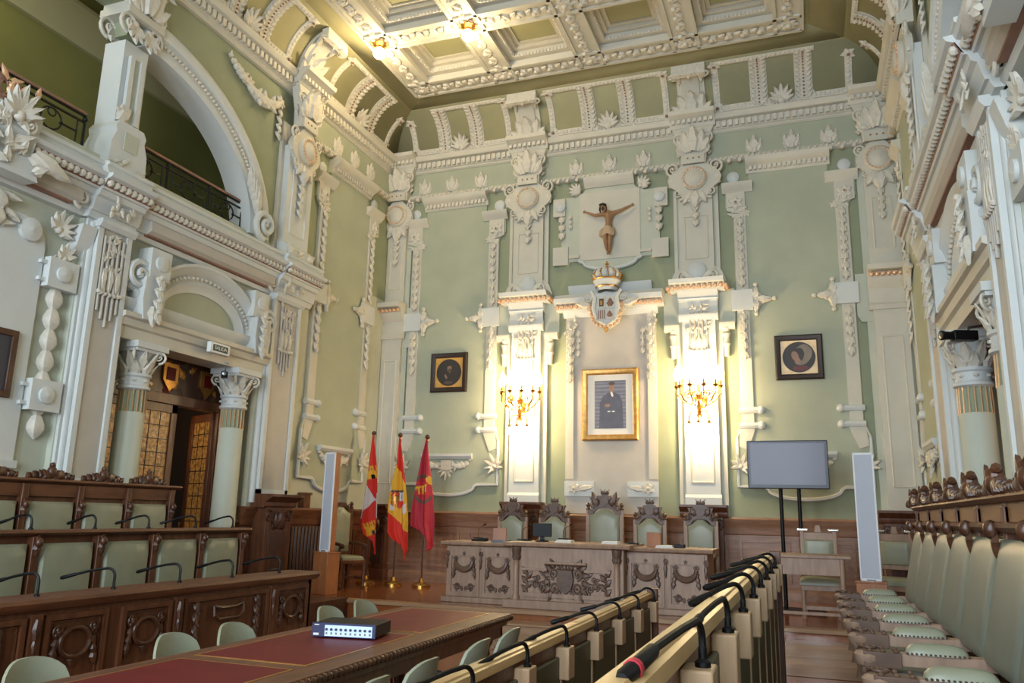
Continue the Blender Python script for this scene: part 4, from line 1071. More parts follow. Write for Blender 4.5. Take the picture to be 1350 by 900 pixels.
# ================================================================== coat of arms with crown
t = thing('coat_of_arms', 'gilt crowned coat of arms on the ledge above the gold framed portrait', 'ornament', FE(0, 5.0, .36))
q = MB(FE, mats=('white', 'relief')); O = Vector(FE(0, 5.0, .36))
FA = lambda u, v, w: (u, -w, v)                           # local: u right, v up, w out
q = MB(FA, mats=('white', 'relief', 'gilt'))
q.prism([(-.24, .62), (-.2, .5), (-.22, .3), (-.17, .12), (0, .02), (.17, .12), (.22, .3), (.2, .5), (.24, .62), (.12, .6), (0, .64), (-.12, .6)], -.3, .03)
for sg in (-1, 1):
    q.use('white').tube([(sg * .27, .66, .03), (sg * .2, .52, .06), (sg * .23, .32, .06), (sg * .17, .14, .05)], [.03, .035, .035, .02], 8)
    q.use('relief').scroll(TR(sg * .33, .52, -.02), .1, sg); q.leaf(TR(sg * .3, .4, -.02, -sg * 1.3), .32, .16, .08); q.scroll(TR(sg * .3, .32, -.02), .08, -sg)
q.build('shield', t)
q = MB(FA, mats=('relief', 'gold', 'rose', 'fgrn'))
q.use('relief').box(-.15, .32, .03, -.01, .54, .045); q.box(.01, .32, .03, .15, .54, .045); q.box(-.15, .12, .03, -.01, .3, .045); q.box(.01, .12, .03, .13, .3, .045)
q.use('fgrn').box(-.12, .36, .045, -.04, .5, .055); q.use('gold').box(-.1, .38, .055, -.06, .46, .065)
q.use('rose')
for i in range(4): q.box(-.14 + .035 * i, .13, .045, -.125 + .035 * i, .29, .055)
q.leaf(TR(.08, .36, .045), .16, .12, .03); q.leaf(TR(.07, .16, .045), .12, .1, .03); q.build('quarterings', t)
q = MB(FA, mats=('gilt', 'gold'))
for i in range(11): a = PI + PI * i / 10; q.sph((.26 * cos(a), .2 + .22 * sin(a), .04), .033, 7, 5)
for sg in (-1, 1):
    for i in range(4): q.sph((sg * (.27 + .01 * i), .22 + .055 * i, .04), .026, 7, 5)
q.use('gold').leaf(TR(0, .0, .03, PI), .14, .08, .05); q.build('pearl_border', t)
q = MB(FA, mats=('white', 'gold', 'gilt'))
TC = Matrix.Rotation(-PI / 2, 4, 'X')
q.use('white').lathe([(.17, .66), (.2, .72), (.2, .76)], 20, Matrix.Translation((0, 0, -.06)) @ TC, 0, 2 * PI); q.lathe([(.2, .74), (.25, .82), (.26, .84), (.25, .86)], 20, Matrix.Translation((0, 0, -.06)) @ TC)
q.use('gold').lathe([(.2, .715), (.215, .73), (.2, .75)], 20, Matrix.Translation((0, 0, -.06)) @ TC); q.lathe([(.255, .85), (.275, .865), (.25, .88)], 20, Matrix.Translation((0, 0, -.06)) @ TC)
q.build('crown_band', t)
q = MB(FA, mats=('white',))
for i in range(7):
    a = PI * i / 6; q.sph((.19 * cos(a), .97, -.06 + .16 * sin(a)), (.085, .105, .085), 10, 7)
q.sph((0, .98, -.06), (.18, .1, .15), 12, 7); q.build('crown_cap', t)
q = MB(FA, mats=('gold',))
for i in range(8):
    a = PI * (i - .5) / 6; q.tube([(.25 * cos(a), .87, -.06 + .23 * sin(a)), (.29 * cos(a), .96, -.06 + .26 * sin(a)), (.22 * cos(a), 1.05, -.06 + .2 * sin(a)), (0, 1.07, -.06)], .014, 6)
q.sph((0, 1.1, -.06), .045, 10, 7); q.box(-.012, 1.13, -.07, .012, 1.24, -.05); q.box(-.04, 1.17, -.07, .04, 1.195, -.05); q.build('crown_arches', t)

# ================================================================== wall lights and ceiling lamps
def sconce(u, label):
    t = thing('wall_sconce', label, 'lamp', FE(u, 3.3, .15), 0, None)
    q = MB(mats=('brass',)); q.lathe([(.12, 0), (.13, .02), (.06, .05), (0, .05)], 16, Matrix.Translation((0, 0, .32)) @ Matrix.Rotation(PI / 2, 4, 'X'))
    q.tube([(0, -.04, .32), (0, -.16, .3), (0, -.24, .36)], .018, 8); q.build('back_plate', t)
    q = MB(mats=('brass',)); q.lathe([(.0, -.02), (.03, .0), (.05, .05), (.025, .1), (.045, .2), (.02, .26), (.05, .34), (.06, .4), (.025, .46), (.035, .56), (.015, .62), (.03, .68), (0, .74)], 14, Matrix.Translation((0, -.26, 0))); q.build('stem', t)
    for i in range(6):
        a = PI + PI * (i + .0) / 5; dx, dy = cos(a), sin(a) * .72
        r = .36
        q = MB(mats=('brass',))
        q.tube([(dx * .03, -.26 + dy * .03, .32), (dx * .16, -.26 + dy * .16, .22), (dx * .28, -.26 + dy * .28, .3), (dx * r, -.26 + dy * r, .42), (dx * r, -.26 + dy * r, .52)], .013, 7)
        q.scroll(Matrix.Translation((dx * .18, -.26 + dy * .18, .42)) @ Matrix.Rotation(a, 4, 'Z') @ Matrix.Rotation(PI / 2, 4, 'X'), .075, 1, 1.3, .14)
        q.lathe([(.015, .5), (.045, .53), (.05, .55), (.02, .56), (.018, .64)], 10, Matrix.Translation((dx * r, -.26 + dy * r, 0)))
        q.sph((dx * r, -.26 + dy * r, .4), .022, 7, 5); ar = q.build('arm', t)
        q = MB(mats=('bulb',)); q.lathe([(.03, .64), (.062, .7), (.066, .76), (.04, .84), (.012, .9), (0, .91)], 12, Matrix.Translation((dx * r, -.26 + dy * r, 0))); q.build('bulb', ar)
    for i in range(3):
        a = PI + PI * (i + .5) / 3; dx, dy = cos(a) * .19, sin(a) * .16
        q = MB(mats=('brass',)); q.tube([(0, -.26, .1), (dx * .7, -.26 + dy * .7, .12), (dx, -.26 + dy, .02), (dx, -.26 + dy, -.06)], .01, 7); q.lathe([(.035, -.1), (.025, -.06), (.01, -.04)], 10, Matrix.Translation((dx, -.26 + dy, 0))); ar = q.build('pendant_arm', t)
        q = MB(mats=('bulb',)); q.sph((dx, -.26 + dy, -.16), (.06, .06, .075), 12, 8); q.build('bulb', ar)
    for i in range(10):
        a = 2 * PI * i / 10; q = MB(mats=('crystal',)); q.tube([(.2 * cos(a), -.26 + .16 * sin(a), .3), (.2 * cos(a), -.26 + .16 * sin(a), .22)], [.008, .016], 6); q.build('crystal_drop', t)
    for z, e in ((.95, 110), (-.12, 62)):
        l = bpy.data.lights.new('sconce_light', 'POINT'); l.energy = e; l.color = (1, .8, .5); l.shadow_soft_size = .12
        o = bpy.data.objects.new('sconce_light', l); C.objects.link(o); P = FE(u, 3.3, .15); o.location = (P[0], P[1] - .34, P[2] + z - (.25 if z > 0 else .05))
sconce(-1.6, 'lit brass wall sconce left of the gold framed portrait'); sconce(1.6, 'lit brass wall sconce right of the gold framed portrait')
for i, (x, y, lb) in enumerate(((gx[0], gy[1], 'lit globe lamp at the left border of the coffered ceiling'), (gx[1], gy[1], 'lit globe lamp on a beam crossing of the coffered ceiling, right of the border lamp'))):
    t = thing('ceiling_lamp', lb, 'lamp', (x, y, CZ - .03))
    q = MB(mats=('brass', 'gilt')); q.lathe([(.12, 0), (.13, -.03), (.06, -.06), (.05, -.1)], 16)
    for k in range(8): a = 2 * PI * k / 8; q.use('gilt').leaf(Matrix.Rotation(a, 4, 'Z') @ Matrix.Translation((.05, 0, -.04)) @ Matrix.Rotation(-PI / 2, 4, 'Z'), .13, .08, .03)
    q.build('ceiling_rose', t)
    q = MB(mats=('bulb',)); q.sph((0, 0, -.19), .105, 16, 10); q.build('globe', t)
    l = bpy.data.lights.new('lamp_light', 'POINT'); l.energy = 60; l.color = (1, .8, .48); l.shadow_soft_size = .11
    o = bpy.data.objects.new('lamp_light', l); C.objects.link(o); o.location = (x, y, CZ - .42)
# ================================================================== carved seats of the presidency
def throne(name, label, loc, rz=0, W=.54, Hh=1.5, crest=True, big=False, dark=False):
    t = thing(name, label, 'chair', loc, rz, None)           # front towards local -y
    wm, cm = ('wood', 'carve') if dark else ('woodg', 'woodgc'); h = W / 2
    bt = Hh - (.42 if crest else .1)                           # top of the upholstered back
    arc = lambda x: .07 * max(0, 1 - (abs(x) / .62) ** 4) - (.03 if abs(x) > .7 else 0)
    q = MB(FA, mats=(wm, cm))
    for sg in (-1, 1): q.box(sg * h - .03, 0, -.03, sg * h + .03, bt + .04, .03) ; q.use(wm)
    for sg in (-1, 1): q.use(cm).lathe([(.03, 0), (.04, .02), (.02, .04), (.038, .075), (.02, .11), (0, .12)], 10, Matrix.Translation((sg * h, bt + .04, 0)) @ TC)
    q.use(wm).box(-h, .5, -.02, h, .58, .02); q.use(cm)
    n = 14; top = [(h * (-1 + 2 * i / n), bt + .07 + arc(-1 + 2 * i / n)) for i in range(n + 1)]
    lo = [(x, z - .075) for x, z in top[::-1]]
    q.prism(top + lo, -.025, .035)
    for sg in (-1, 1): q.scroll(TR(sg * h * .72, bt + .08, .03), .05, sg)
    q.build('back_frame', t, .005)
    if crest:
        q = MB(FA, mats=(cm,)); s = 1.25 if big else 1
        q.prism([(-.15 * s, bt + .08), (.15 * s, bt + .08), (.17 * s, bt + .17), (.2 * s, bt + .24), (.12 * s, bt + .235), (.09 * s, bt + .27), (-.09 * s, bt + .27), (-.12 * s, bt + .235), (-.2 * s, bt + .24), (-.17 * s, bt + .17)], -.02, .04)
        q.prism([(-.07, bt + .24), (.07, bt + .24), (.07, bt + .15), (0, bt + .1), (-.07, bt + .15)], .03, .06)
        for sg in (-1, 1): q.leaf(TR(sg * .08 * s, bt + .12, .04, -sg * .5), .15, .1, .05); q.scroll(TR(sg * .15 * s, bt + .13, .03), .05, sg)
        if big: 
            for sg in (-1, 1): q.leaf(TR(sg * .12, bt + .1, .03, -sg * .35), .26, .12, .06)
        q.coronet(TR(0, bt + .27, -.02), .15, .11); q.build('crest', t)
    q = MB(FA, mats=('green',)); q.cushion(-h + .035, .58, h - .035, bt - .01, .0, .075, top=arc); q.build('back_cushion', t)
    q = MB(mats=(wm,)); q.box(-h - .02, -.5, .4, h + .02, .04, .46); q.build('seat', t, .008)
    q = MB(mats=('green',)); q.cushion(-h + .02, -.48, h - .02, .0, .46, .53); q.build('seat_cushion', t)
    for x in (-h, h):
        for y in (-.46, 0):
            q = MB(mats=(wm,)); q.lathe([(.022, 0), (.035, .03), (.02, .08), (.034, .16), (.03, .22), (.02, .26), (.036, .34), (.036, .42)], 10, Matrix.Translation((x, y, 0))); q.build('leg', t)
    for sg in (-1, 1):
        q = MB(mats=(cm,)); q.tube([(sg * h, 0, .72), (sg * h, -.2, .73), (sg * h, -.42, .7), (sg * h, -.48, .68)], [.025, .025, .03, .036], 8); q.tube([(sg * h, -.42, .7), (sg * h, -.4, .58), (sg * h, -.43, .44)], .022, 8); q.sph((sg * h, -.48, .68), .042, 8, 6); q.build('armrest', t)
    q = MB(mats=(wm,)); q.box(-h, -.24, .14, h, -.2, .19); q.box(-h - .015, -.46, .14, -h + .015, 0, .18); q.box(h - .015, -.46, .14, h + .015, 0, .18); q.build('stretcher', t, .005)
    return t
for u, b, lb in ((-1.5, 0, 'carved chair with green back, leftmost behind the presidential desk'), (-.76, 0, 'carved chair with green back behind the small monitor'), (.1, 1, 'tallest carved chair with green back at the centre behind the desk'), (.84, 0, 'carved chair with green back, second from the right behind the desk'), (1.64, 0, 'carved chair with green back, rightmost behind the desk by the wall pedestal')):
    throne('carved_armchair', lb, (AX + u, 13.05, DAIS), 0, .56 if b else .47, 1.74 if b else 1.6, True, bool(b))['group'] = 'carved chairs of the presidency'
throne('high_back_chair', 'dark high backed chair between the left column speaker and the flags', (-7.62, 12.2, DAIS), 1.15, .46, 1.36, False, dark=True)
def plain_chair(label, loc, rz):
    t = thing('side_chair', label, 'chair', loc, rz)
    q = MB(FA, mats=('woodg',))
    for sg in (-1, 1): q.box(sg * .21 - .025, 0, -.025, sg * .21 + .025, 1.12, .025)
    q.box(-.21, 1.0, -.02, .21, 1.1, .02); q.box(-.21, .62, -.02, .21, .68, .02); q.prism([(-.05, 1.1), (.05, 1.1), (.03, 1.2), (-.03, 1.2)], -.02, .02); q.build('back_frame', t, .006)
    for sg in (-1, 1): q = MB(FA, mats=('chrome',)); q.box(sg * .2 - .075, 1.12, -.03, sg * .2 + .075, 1.155, .03); q.build('finial', t, .012)
    q = MB(FA, mats=('green',)); q.cushion(-.19, .68, .19, 1.0, .0, .05); q.build('back_cushion', t)
    q = MB(mats=('woodg',)); q.box(-.25, -.46, .36, .25, .03, .43); q.build('seat', t, .008)
    q = MB(mats=('green',)); q.cushion(-.26, -.47, .26, .02, .43, .53); q.build('seat_cushion', t)
    for x in (-.22, .22):
        for y in (-.43, 0): q = MB(mats=('woodg',)); q.lathe([(.025, 0), (.035, .03), (.02, .08), (.03, .14), (.025, .36)], 10, Matrix.Translation((x, y, 0))); q.build('leg', t)
    q = MB(mats=('woodg',)); q.box(-.22, -.45, .12, .22, -.41, .17); q.build('stretcher', t, .004)
    return t
plain_chair('green upholstered chair with silver capped posts behind the side table under the television', (.09, 12.05, DAIS), 0)
plain_chair('dark green chair in the right corner beside the column speaker', (1.1, 12.6, DAIS), -.35)

# ================================================================== presidential desk
t = thing('presidential_desk', 'long carved oak desk with five chairs behind it on the dais', 'desk', (AX + .07, 11.1, DAIS))
FD = lambda u, v, w: (u * .98, -w, v * 1.1)                  # front faces the room
def desk_swag(q, c, z, r=.17):
    q.tube([(c + r * cos(PI + PI * i / 10), z + r * .8 * sin(PI + PI * i / 10), .03) for i in range(11)], [.024 + .018 * sin(PI * i / 10) for i in range(11)], 7)
    for sg in (-1, 1):
        q.rosette(TR(c + sg * r, z + .02, .01), .05, 5)
        for k in range(3): q.leaf(TR(c + sg * (r + .01 * k), z - .02 - .06 * k, .01, PI + sg * .2), .1, .06, .03)
q = MB(FD, mats=('woodg',)); D = -.72
q.box(-1.92, 0, D, -.8, .72, 0); q.box(.8, 0, D, 1.92, .72, 0); q.box(-.82, 0, D, .82, .74, .2); q.build('body', t, .006)
q = MB(FD, mats=('woodg',))
q.box(-1.98, .0, D - .02, -.8, .07, .05); q.box(.8, 0, D - .02, 1.98, .07, .05); q.box(-.9, 0, D, .9, .1, .3); q.build('plinth', t, .01)
q = MB(FD, mats=('woodg',))
for a, b in ((-2.0, -.84), (.84, 2.0)): q.mould([(.72, D - .04), (.72, .03), (.735, .06), (.76, .07), (.775, .06), (.775, D - .04)], a, b)
q.mould([(.74, D - .04), (.74, .22), (.755, .27), (.785, .28), (.8, .27), (.8, D - .04)], -.92, .92); q.build('desktop', t)
for a, b in ((-1.88, -1.38), (-1.34, -.84), (.84, 1.34), (1.38, 1.88)):
    q = MB(FD, mats=('woodg', 'woodgc')); c = (a + b) / 2
    q.frame(a, .08, b, .7, .05, 0, .025); q.box(a + .05, .59, 0, b - .05, .65, .022)
    q.use('woodgc'); desk_swag(q, c, .53, .14); q.rosette(TR(c, .62, .02), .035, 5)
    for sg in (-1, 1): q.scroll(TR(c + sg * .1, .2, .0), .05, sg, 1.4, .28); q.scroll(TR(c + sg * .04, .18, .0), .03, -sg, 1.3, .3); q.leaf(TR(c + sg * .05, .18, .0, -sg * 1.3), .14, .06, .03)
    q.build('panel', t)
for u in (-.73, .73):
    q = MB(FD, mats=('woodg', 'woodgc'))
    q.lathe([(.055, .1), (.055, .14), (.04, .16), (.042, .5), (.036, .56), (.05, .58)], 14, Matrix.Translation((u, 0, .22)) @ TC)
    q.use('woodgc').lathe([(.04, .57), (.065, .68), (.07, .74)], 12, Matrix.Translation((u, 0, .22)) @ TC)
    for k in range(5): a = PI * k / 4; q.leaf(Matrix.Translation((u + .04 * cos(a), .58, .22 + .04 * sin(a))), .12, .05, .02)
    q.build('colonnette', t)
q = MB(FD, mats=('woodg', 'woodgc'))
q.use('woodg').box(-.64, .14, .2, .64, .19, .225); q.box(-.64, .46, .2, -.27, .49, .235); q.box(.27, .46, .2, .64, .49, .235); q.mould([(.53, .2), (.53, .24), (.55, .27), (.57, .27), (.57, .2)], -.3, .3)
q.use('woodgc').prism([(-.1, .46), (.1, .46), (.12, .36), (.09, .25), (0, .19), (-.09, .25), (-.12, .36)], .2, .26)
for i in range(5): q.box(-.08, .26 + .04 * i, .26, .08, .275 + .04 * i, .27)
q.coronet(TR(0, .46, .21), .26, .09)
for sg in (-1, 1):
    q.scroll(TR(sg * .17, .43, .2), .07, sg, 1.5, .26); q.scroll(TR(sg * .17, .26, .2), .07, -sg, 1.5, .26)
    for k in range(6): a = .3 + k * .42; q.leaf(TR(sg * (.13 + .1 * sin(a)), .34 + .17 * cos(a), .2, -sg * (a + .3)), .14, .08, .05)
    for k, (x, v, r, d) in enumerate(((.27, .3, .06, 1), (.36, .26, .055, -1), (.44, .3, .05, 1), (.3, .4, .045, -1), (.4, .37, .04, 1))): q.scroll(TR(sg * x, v, .2), r, sg * d, 1.5, .28); q.leaf(TR(sg * (x + .02), v, .2, -sg * (1.2 + .3 * d)), r * 2.2, r, r * .7)
    for k in range(5): q.leaf(TR(sg * .57, .42 - .055 * k, .2, sg * (.8 if k % 2 else -.8)), .12, .08, .04); q.sph((sg * .57, .42 - .055 * k, .21), .018, 6, 4)
    q.scroll(TR(sg * .1, .19, .2), .05, sg, 1.4, .3)
q.build('carved_crest', t)
for u in (-1.36, -.82, .82, 1.36, 1.9, -1.9):
    q = MB(FD, mats=('woodgc',)); q.scroll(TR(u, .62, .03), .04, 1); q.leaf(TR(u, .6, .025, PI), .18, .05, .03); q.build('carved_bracket', t)

DT = DAIS + .8525; DTC = DAIS + .88                          # desk tops
def gooseneck(name, label, loc, rz, L=.42, up=.1, base='block', th=.008, head=.1, hr=.012, group=None, ring=False, drop=.05):
    t = thing(name, label, 'microphone', loc, rz, group)     # neck leaves the base upwards and bends over to local +x
    q = MB(mats=('black',))
    if base == 'block': q.box(-.06, -.08, 0, .06, .08, .03); q.box(-.05, -.07, .03, -.02, .07, .036); z0 = .03
    else: q.lathe([(.02, 0), (.02, .012), (.011, .02), (.011, .05), (0, .05)], 10); z0 = .04
    q.build('base', t, .004)
    R = .06; pts = [(0, 0, z0)]
    for i in range(9): a = PI - (PI / 2 + .12) * i / 8; pts.append((R + R * cos(a), 0, z0 + up - R + R * sin(a)))
    e = pts[-1]; tail = L - .12; hs = tail - head
    pts += [(e[0] + hs * .35, 0, e[2] - drop * .22), (e[0] + hs * .7, 0, e[2] - drop * .6), (e[0] + hs, 0, e[2] - drop)]
    q = MB(mats=('black',)); q.tube(pts, th, 7); q.build('neck', t)
    p = pts[-1]; q = MB(mats=('black', 'redband', 'metal'))
    q.tube([p, (p[0] + .012, 0, p[2] - .003), (p[0] + head * .9, 0, p[2] - .022 - drop * .2), (p[0] + head, 0, p[2] - .024 - drop * .22)], [hr * .8, hr, hr * 1.15, hr * .8], 10)
    if ring: q.use('redband').tube([(p[0] + head * .62, 0, p[2] - .015 - drop * .14), (p[0] + head * .7, 0, p[2] - .017 - drop * .155)], hr * 1.25, 12)
    q.build('head', t)
    return t
def desk_unit(label, u, y, z, rz=.0, tall=True):
    t = thing('conference_microphone', label, 'microphone', (AX + u, y, z), rz, 'microphone units on the presidential desk')
    q = MB(mats=('black',)); q.prism([(-.11, 0), (.11, 0), (.11, .05), (-.11, .03)], -.07, .07, Matrix.Rotation(PI / 2, 4, 'X')); q.box(-.1, -.02, .04, .06, .0, .055); q.build('base', t, .004)
    if tall: q = MB(mats=('brass',)); q.tube([(-.04, .04, .04), (-.04, .04, .16), (0, .0, .2), (.08, -.04, .24)], .006, 6); q.build('neck', t); q = MB(mats=('black',)); q.tube([(.08, -.04, .24), (.12, -.06, .255)], .011, 8); q.build('head', t)
desk_unit('black microphone unit with gooseneck at the left end of the presidential desk', -1.44, 11.45, DT)
desk_unit('black microphone unit between the left wooden block and the monitor', -.74, 11.45, DT)
desk_unit('black microphone unit right of the monitor', -.12, 11.5, DTC)
desk_unit('black microphone unit left of the right wooden block', .86, 11.45, DT, 0, False)
desk_unit('black microphone unit at the right end of the presidential desk', 1.5, 11.45, DT, 0, False)
for u, a, lb in ((-1.1, .25, 'wooden block standing on the left part of the presidential desk'), (1.2, -.1, 'wooden block standing on the right part of the presidential desk')):
    q = MB(mats=('ply',)); q.prism([(-.1, 0), (.1, 0), (.1, .2), (-.1, .2)], -.035, .035, Matrix.Rotation(PI / 2, 4, 'X')); o = q.build('wooden_block', None, .006, loc=(AX + u, 11.4, DT)); o.rotation_euler = (0, 0, a); tag(o, lb, 'block', 'wooden blocks on the presidential desk')
t = thing('monitor', 'small black monitor on the presidential desk', 'monitor', (AX - .42, 11.35, DTC), .15)
q = MB(mats=('black',)); q.box(-.14, -.03, .07, .14, .01, .26); q.build('screen_housing', t, .008)
q = MB(mats=('black',)); q.box(-.03, -.01, .02, .03, .02, .12); q.lathe([(.1, 0), (.1, .015), (.02, .03), (0, .03)], 18); q.build('stand', t)
for u, y, z, w, lb, mt in ((-1.0, 11.2, DT, .13, 'grey folder beside the left wooden block', 'metal'), (-.06, 11.3, DTC, .12, 'pale papers right of the monitor', 'paper'), (.6, 11.35, DTC, .12, 'white papers near the right corner of the desk centre', 'paper'), (1.36, 11.35, DT, .12, 'white papers right of the right wooden block', 'paper')):
    q = MB(mats=(mt,)); 
    for k in range(3): q.box(-w + .008 * k, -.1, .012 * k, w - .006 * k, .1, .012 * k + .01)
    o = q.build('papers', None, loc=(AX + u, y, z)); tag(o, lb, 'papers', 'papers on the presidential desk')

# ================================================================== flags
FP = {}
def flag(label, loc, outline_l, outline_r, top, pat, seed):
    t = thing('flag', label, 'flag', loc, 0, 'flags on poles')
    q = MB(mats=('brass',)); q.lathe([(.17, 0), (.17, .03), (.14, .05), (.05, .08), (.03, .14), (0, .14)], 22); q.build('base', t)
    H_ = top - DAIS
    q = MB(mats=('woodd',)); q.cyl((0, 0, .08), (0, 0, H_ - .06), .016, 10); q.build('pole', t)
    q = MB(mats=('woodd', 'brass')); q.sph((0, 0, H_ - .01), .045, 10, 8); q.use('brass').lathe([(.028, H_ - .08), (.02, H_ - .04)], 10); q.build('finial', t)
    q = MB(mats=('fred', 'fyel', 'fwht', 'fpur', 'fcrim', 'fgrn', 'gold', 'black', 'woodd'))
    nu, nv = 44, 96; s = .00273; vs = []
    def ev(pl, y):
        for (y0, x0), (y1, x1) in zip(pl, pl[1:]):
            if y0 <= y <= y1: return x0 + (x1 - x0) * (y - y0) / max(1e-6, y1 - y0)
        return pl[-1][1]
    y0 = outline_l[0][0]; yl, yr = outline_l[-1][0], outline_r[-1][0]
    for i in range(nv + 1):
        for j in range(nu + 1):
            a = j / nu; yb = yl + (yr - yl) * a; yb = yb if pat['hem'] is None else ev(pat['hem'], a)
            y = y0 + (yb - y0) * i / nv
            xl, xr = ev(outline_l, min(y, yl)), ev(outline_r, min(y, yr)); x = xl + (xr - xl) * a
            k = i / nv; dep = .05 * sin(a * 9 + seed + k * 1.2) * min(1, k * 2.2) + .03 * sin(a * 17 + seed * 2 - k * 2) * k
            lx = (x + .06 * (y - y0)) * s; lz = H_ - .04 - (y - y0) * s
            vs.append((lx, -.03 - .05 * k + dep, lz, x, y))
    o = len(q.v); names = q.mats
    q.v += [Vector(p[:3]) for p in vs]
    for i in range(nv):
        for j in range(nu):
            a = i * (nu + 1) + j; x = (vs[a][3] + vs[a + nu + 2][3]) / 2; y = (vs[a][4] + vs[a + nu + 2][4]) / 2
            q.f.append([a, a + 1, a + nu + 2, a + nu + 1]); q.fm.append(names.index(pat['fn'](x, y, (j + .5) / nu)))
    o = q.build('cloth', t, smooth=80); sl = o.modifiers.new('thick', 'SOLIDIFY'); sl.thickness = .004
inpoly = lambda x, y, P: sum(((P[i][1] > y) != (P[i - 1][1] > y)) and (x < (P[i - 1][0] - P[i][0]) * (y - P[i][1]) / (P[i - 1][1] - P[i][1] + 1e-9) + P[i][0]) for i in range(len(P))) % 2 == 1
def castle(x, y, cx, cy, r, rot):
    dx, dy = (x - cx) / r, (y - cy) / r; dx, dy = dx * cos(rot) + dy * sin(rot), -dx * sin(rot) + dy * cos(rot)
    if abs(dx) < .2 and .35 < dy < 1: return 'black'
    if abs(dx) < .9 and -.2 < dy < 1: return 'fyel'
    for tx in (-.7, 0, .7):
        if abs(dx - tx) < .26 and -1 < dy < 0 and not (abs(dx - tx) < .08 and dy < -.8): return 'woodd' if abs(dx - tx) < .07 and -.6 < dy < -.35 else 'fyel'
    return None
def p_cl(x, y, a):                                            # quartered, castles and lions
    c = castle(x, y, 124, 300, 44, -.15) or castle(x, y, 124, 662, 44, -.3)
    if c: return c
    if inpoly(x, y, [(70, 335), (140, 480), (30, 610), (10, 500)]):
        return 'fpur' if inpoly(x, y, [(58, 385), (82, 395), (80, 440), (66, 470), (52, 450)]) else 'fwht'
    if inpoly(x, y, [(140, 480), (200, 400), (200, 600), (172, 595)]): return 'fwht'
    return 'fred'
def p_es(x, y, a):
    up = 245 + (x - 275) * 1.75; lo = 545 + (x - 220) * .98
    if y < up or y > lo: return 'fred'
    dx, dy = (x - 292) / 46, (y - 475) / 62
    if abs(dx) < 1 and -1 < dy < .9 - .35 * abs(dx):
        if dy < -.8: return 'woodd'
        if dx < 0 and dy < .1: return 'gold' if int((x + y) / 9) % 3 == 0 else 'fred' if dy < -.4 else 'gold'
        if dx >= 0 and dy < .1: return 'fpur' if (abs(dx - .5) < .22 and abs(dy + .35) < .25) else 'fwht'
        if dx < 0: return 'fred' if int(x / 6) % 2 else 'gold'
        return 'fred'
    if abs(x - 240) < 9 and 385 < y < 420 or abs(x - 342) < 12 and 500 < y < 560: return 'fwht'
    if 240 < x < 262 and 500 < y < 540: return 'fwht'
    return 'fyel'
def p_va(x, y, a):
    dx, dy = (x - 452) / 62, (y - 405) / 85; r = dx * dx + dy * dy
    if 395 < x < 480 and 365 < y < 450:
        k = (y - 370 - (x - 400) * -.25)
        if 20 < k < 72 and (k < 34 or int((x - 398) / 9) % 2 == 0) and x > 398 + (k - 20) * .3: return 'fyel'
    if inpoly(x, y, [(470, 340), (490, 318), (512, 330), (508, 380), (492, 372)]): return 'gold' if int(y / 7) % 2 else 'fyel'
    if .8 < r < 1.25 and abs(dy) > .5: return 'fgrn'
    if r < .8: return 'fcrim' if int(y / 8) % 9 else 'fred'
    return 'fcrim'
flag('red and white flag quartered with golden castles, left of the three', (-7.5, 13.0, DAIS),
     [(50, -4), (230, -35), (330, -50), (590, -90), (650, -100), (835, -5)], [(50, 4), (250, 36), (400, 50), (600, 52), (835, 36)], 3.08,
     dict(hem=[(0, 655), (.1, 668), (.55, 760), (.8, 835), (1, 822)], fn=lambda x, y, a: p_cl(x + 125, y, a)), 1.)
flag('red and yellow striped flag with a coat of arms, middle of the three', (-6.95, 13.0, DAIS),
     [(60, -4), (240, -22), (340, -52), (480, -80), (680, -82), (790, -10)], [(60, 4), (250, 34), (400, 55), (600, 68), (800, 62)], 3.04,
     dict(hem=[(0, 685), (.3, 750), (.55, 795), (.75, 868), (1, 800)], fn=lambda x, y, a: p_es(x + 297, y, a)), 2.3)
flag('plain crimson flag with a golden emblem in a laurel ring, right of the three', (-6.4, 13.0, DAIS),
     [(75, -4), (200, -36), (380, -70), (540, -100), (630, -105), (720, -40)], [(75, 4), (250, 20), (450, 42), (600, 52), (750, 42)], 3.0,
     dict(hem=[(0, 640), (.4, 705), (.55, 790), (.8, 785), (1, 745)], fn=lambda x, y, a: p_va(x + 475, y, a)), 4.)

# ================================================================== column speakers, television, side table
for x, y, z0, z1, rz, lb, lb2 in ((-7.08, 11.05, 1.03, 2.56, -.32, 'tall white column speaker on the left of the dais', 'light wooden plinth under the left column speaker'), (.66, 10.95, .96, 2.5, -.06, 'tall white column speaker on the right in front of the corner', 'light wooden plinth under the right column speaker')):
    t = thing('column_speaker', lb, 'speaker', (x, y, z0), rz, 'white column speakers')
    q = MB(mats=('ply',)); q.box(-.12, -.05, 0, .12, .05, z1 - z0); q.build('cabinet', t, .01)
    q = MB(mats=('speaker',)); 
    for a, b, c, d in ((-.12, -.1, 0, z1 - z0), (.1, .12, 0, z1 - z0), (-.12, .12, 0, .03), (-.12, .12, z1 - z0 - .03, z1 - z0)): q.box(a, -.075, c, b, -.05, d)
    q.build('front_frame', t, .004)
    q = MB(mats=('grille',)); q.box(-.1, -.068, .03, .1, -.05, z1 - z0 - .03); q.build('grille', t)
    q = MB(mats=('chrome',)); q.box(-.05, -.085, .008, .05, -.074, .022); q.build('badge', t)
    t = thing('speaker_plinth', lb2, 'plinth', (x, y, DAIS), rz, 'plinths of the column speakers')
    q = MB(mats=('ply',)); q.box(-.17, -.13, 0, .17, .11, z0 - DAIS - .02); q.build('box', t, .006); q = MB(mats=('ply',)); q.box(-.18, -.14, z0 - DAIS - .02, .18, .12, z0 - DAIS); q.build('top_board', t, .004)

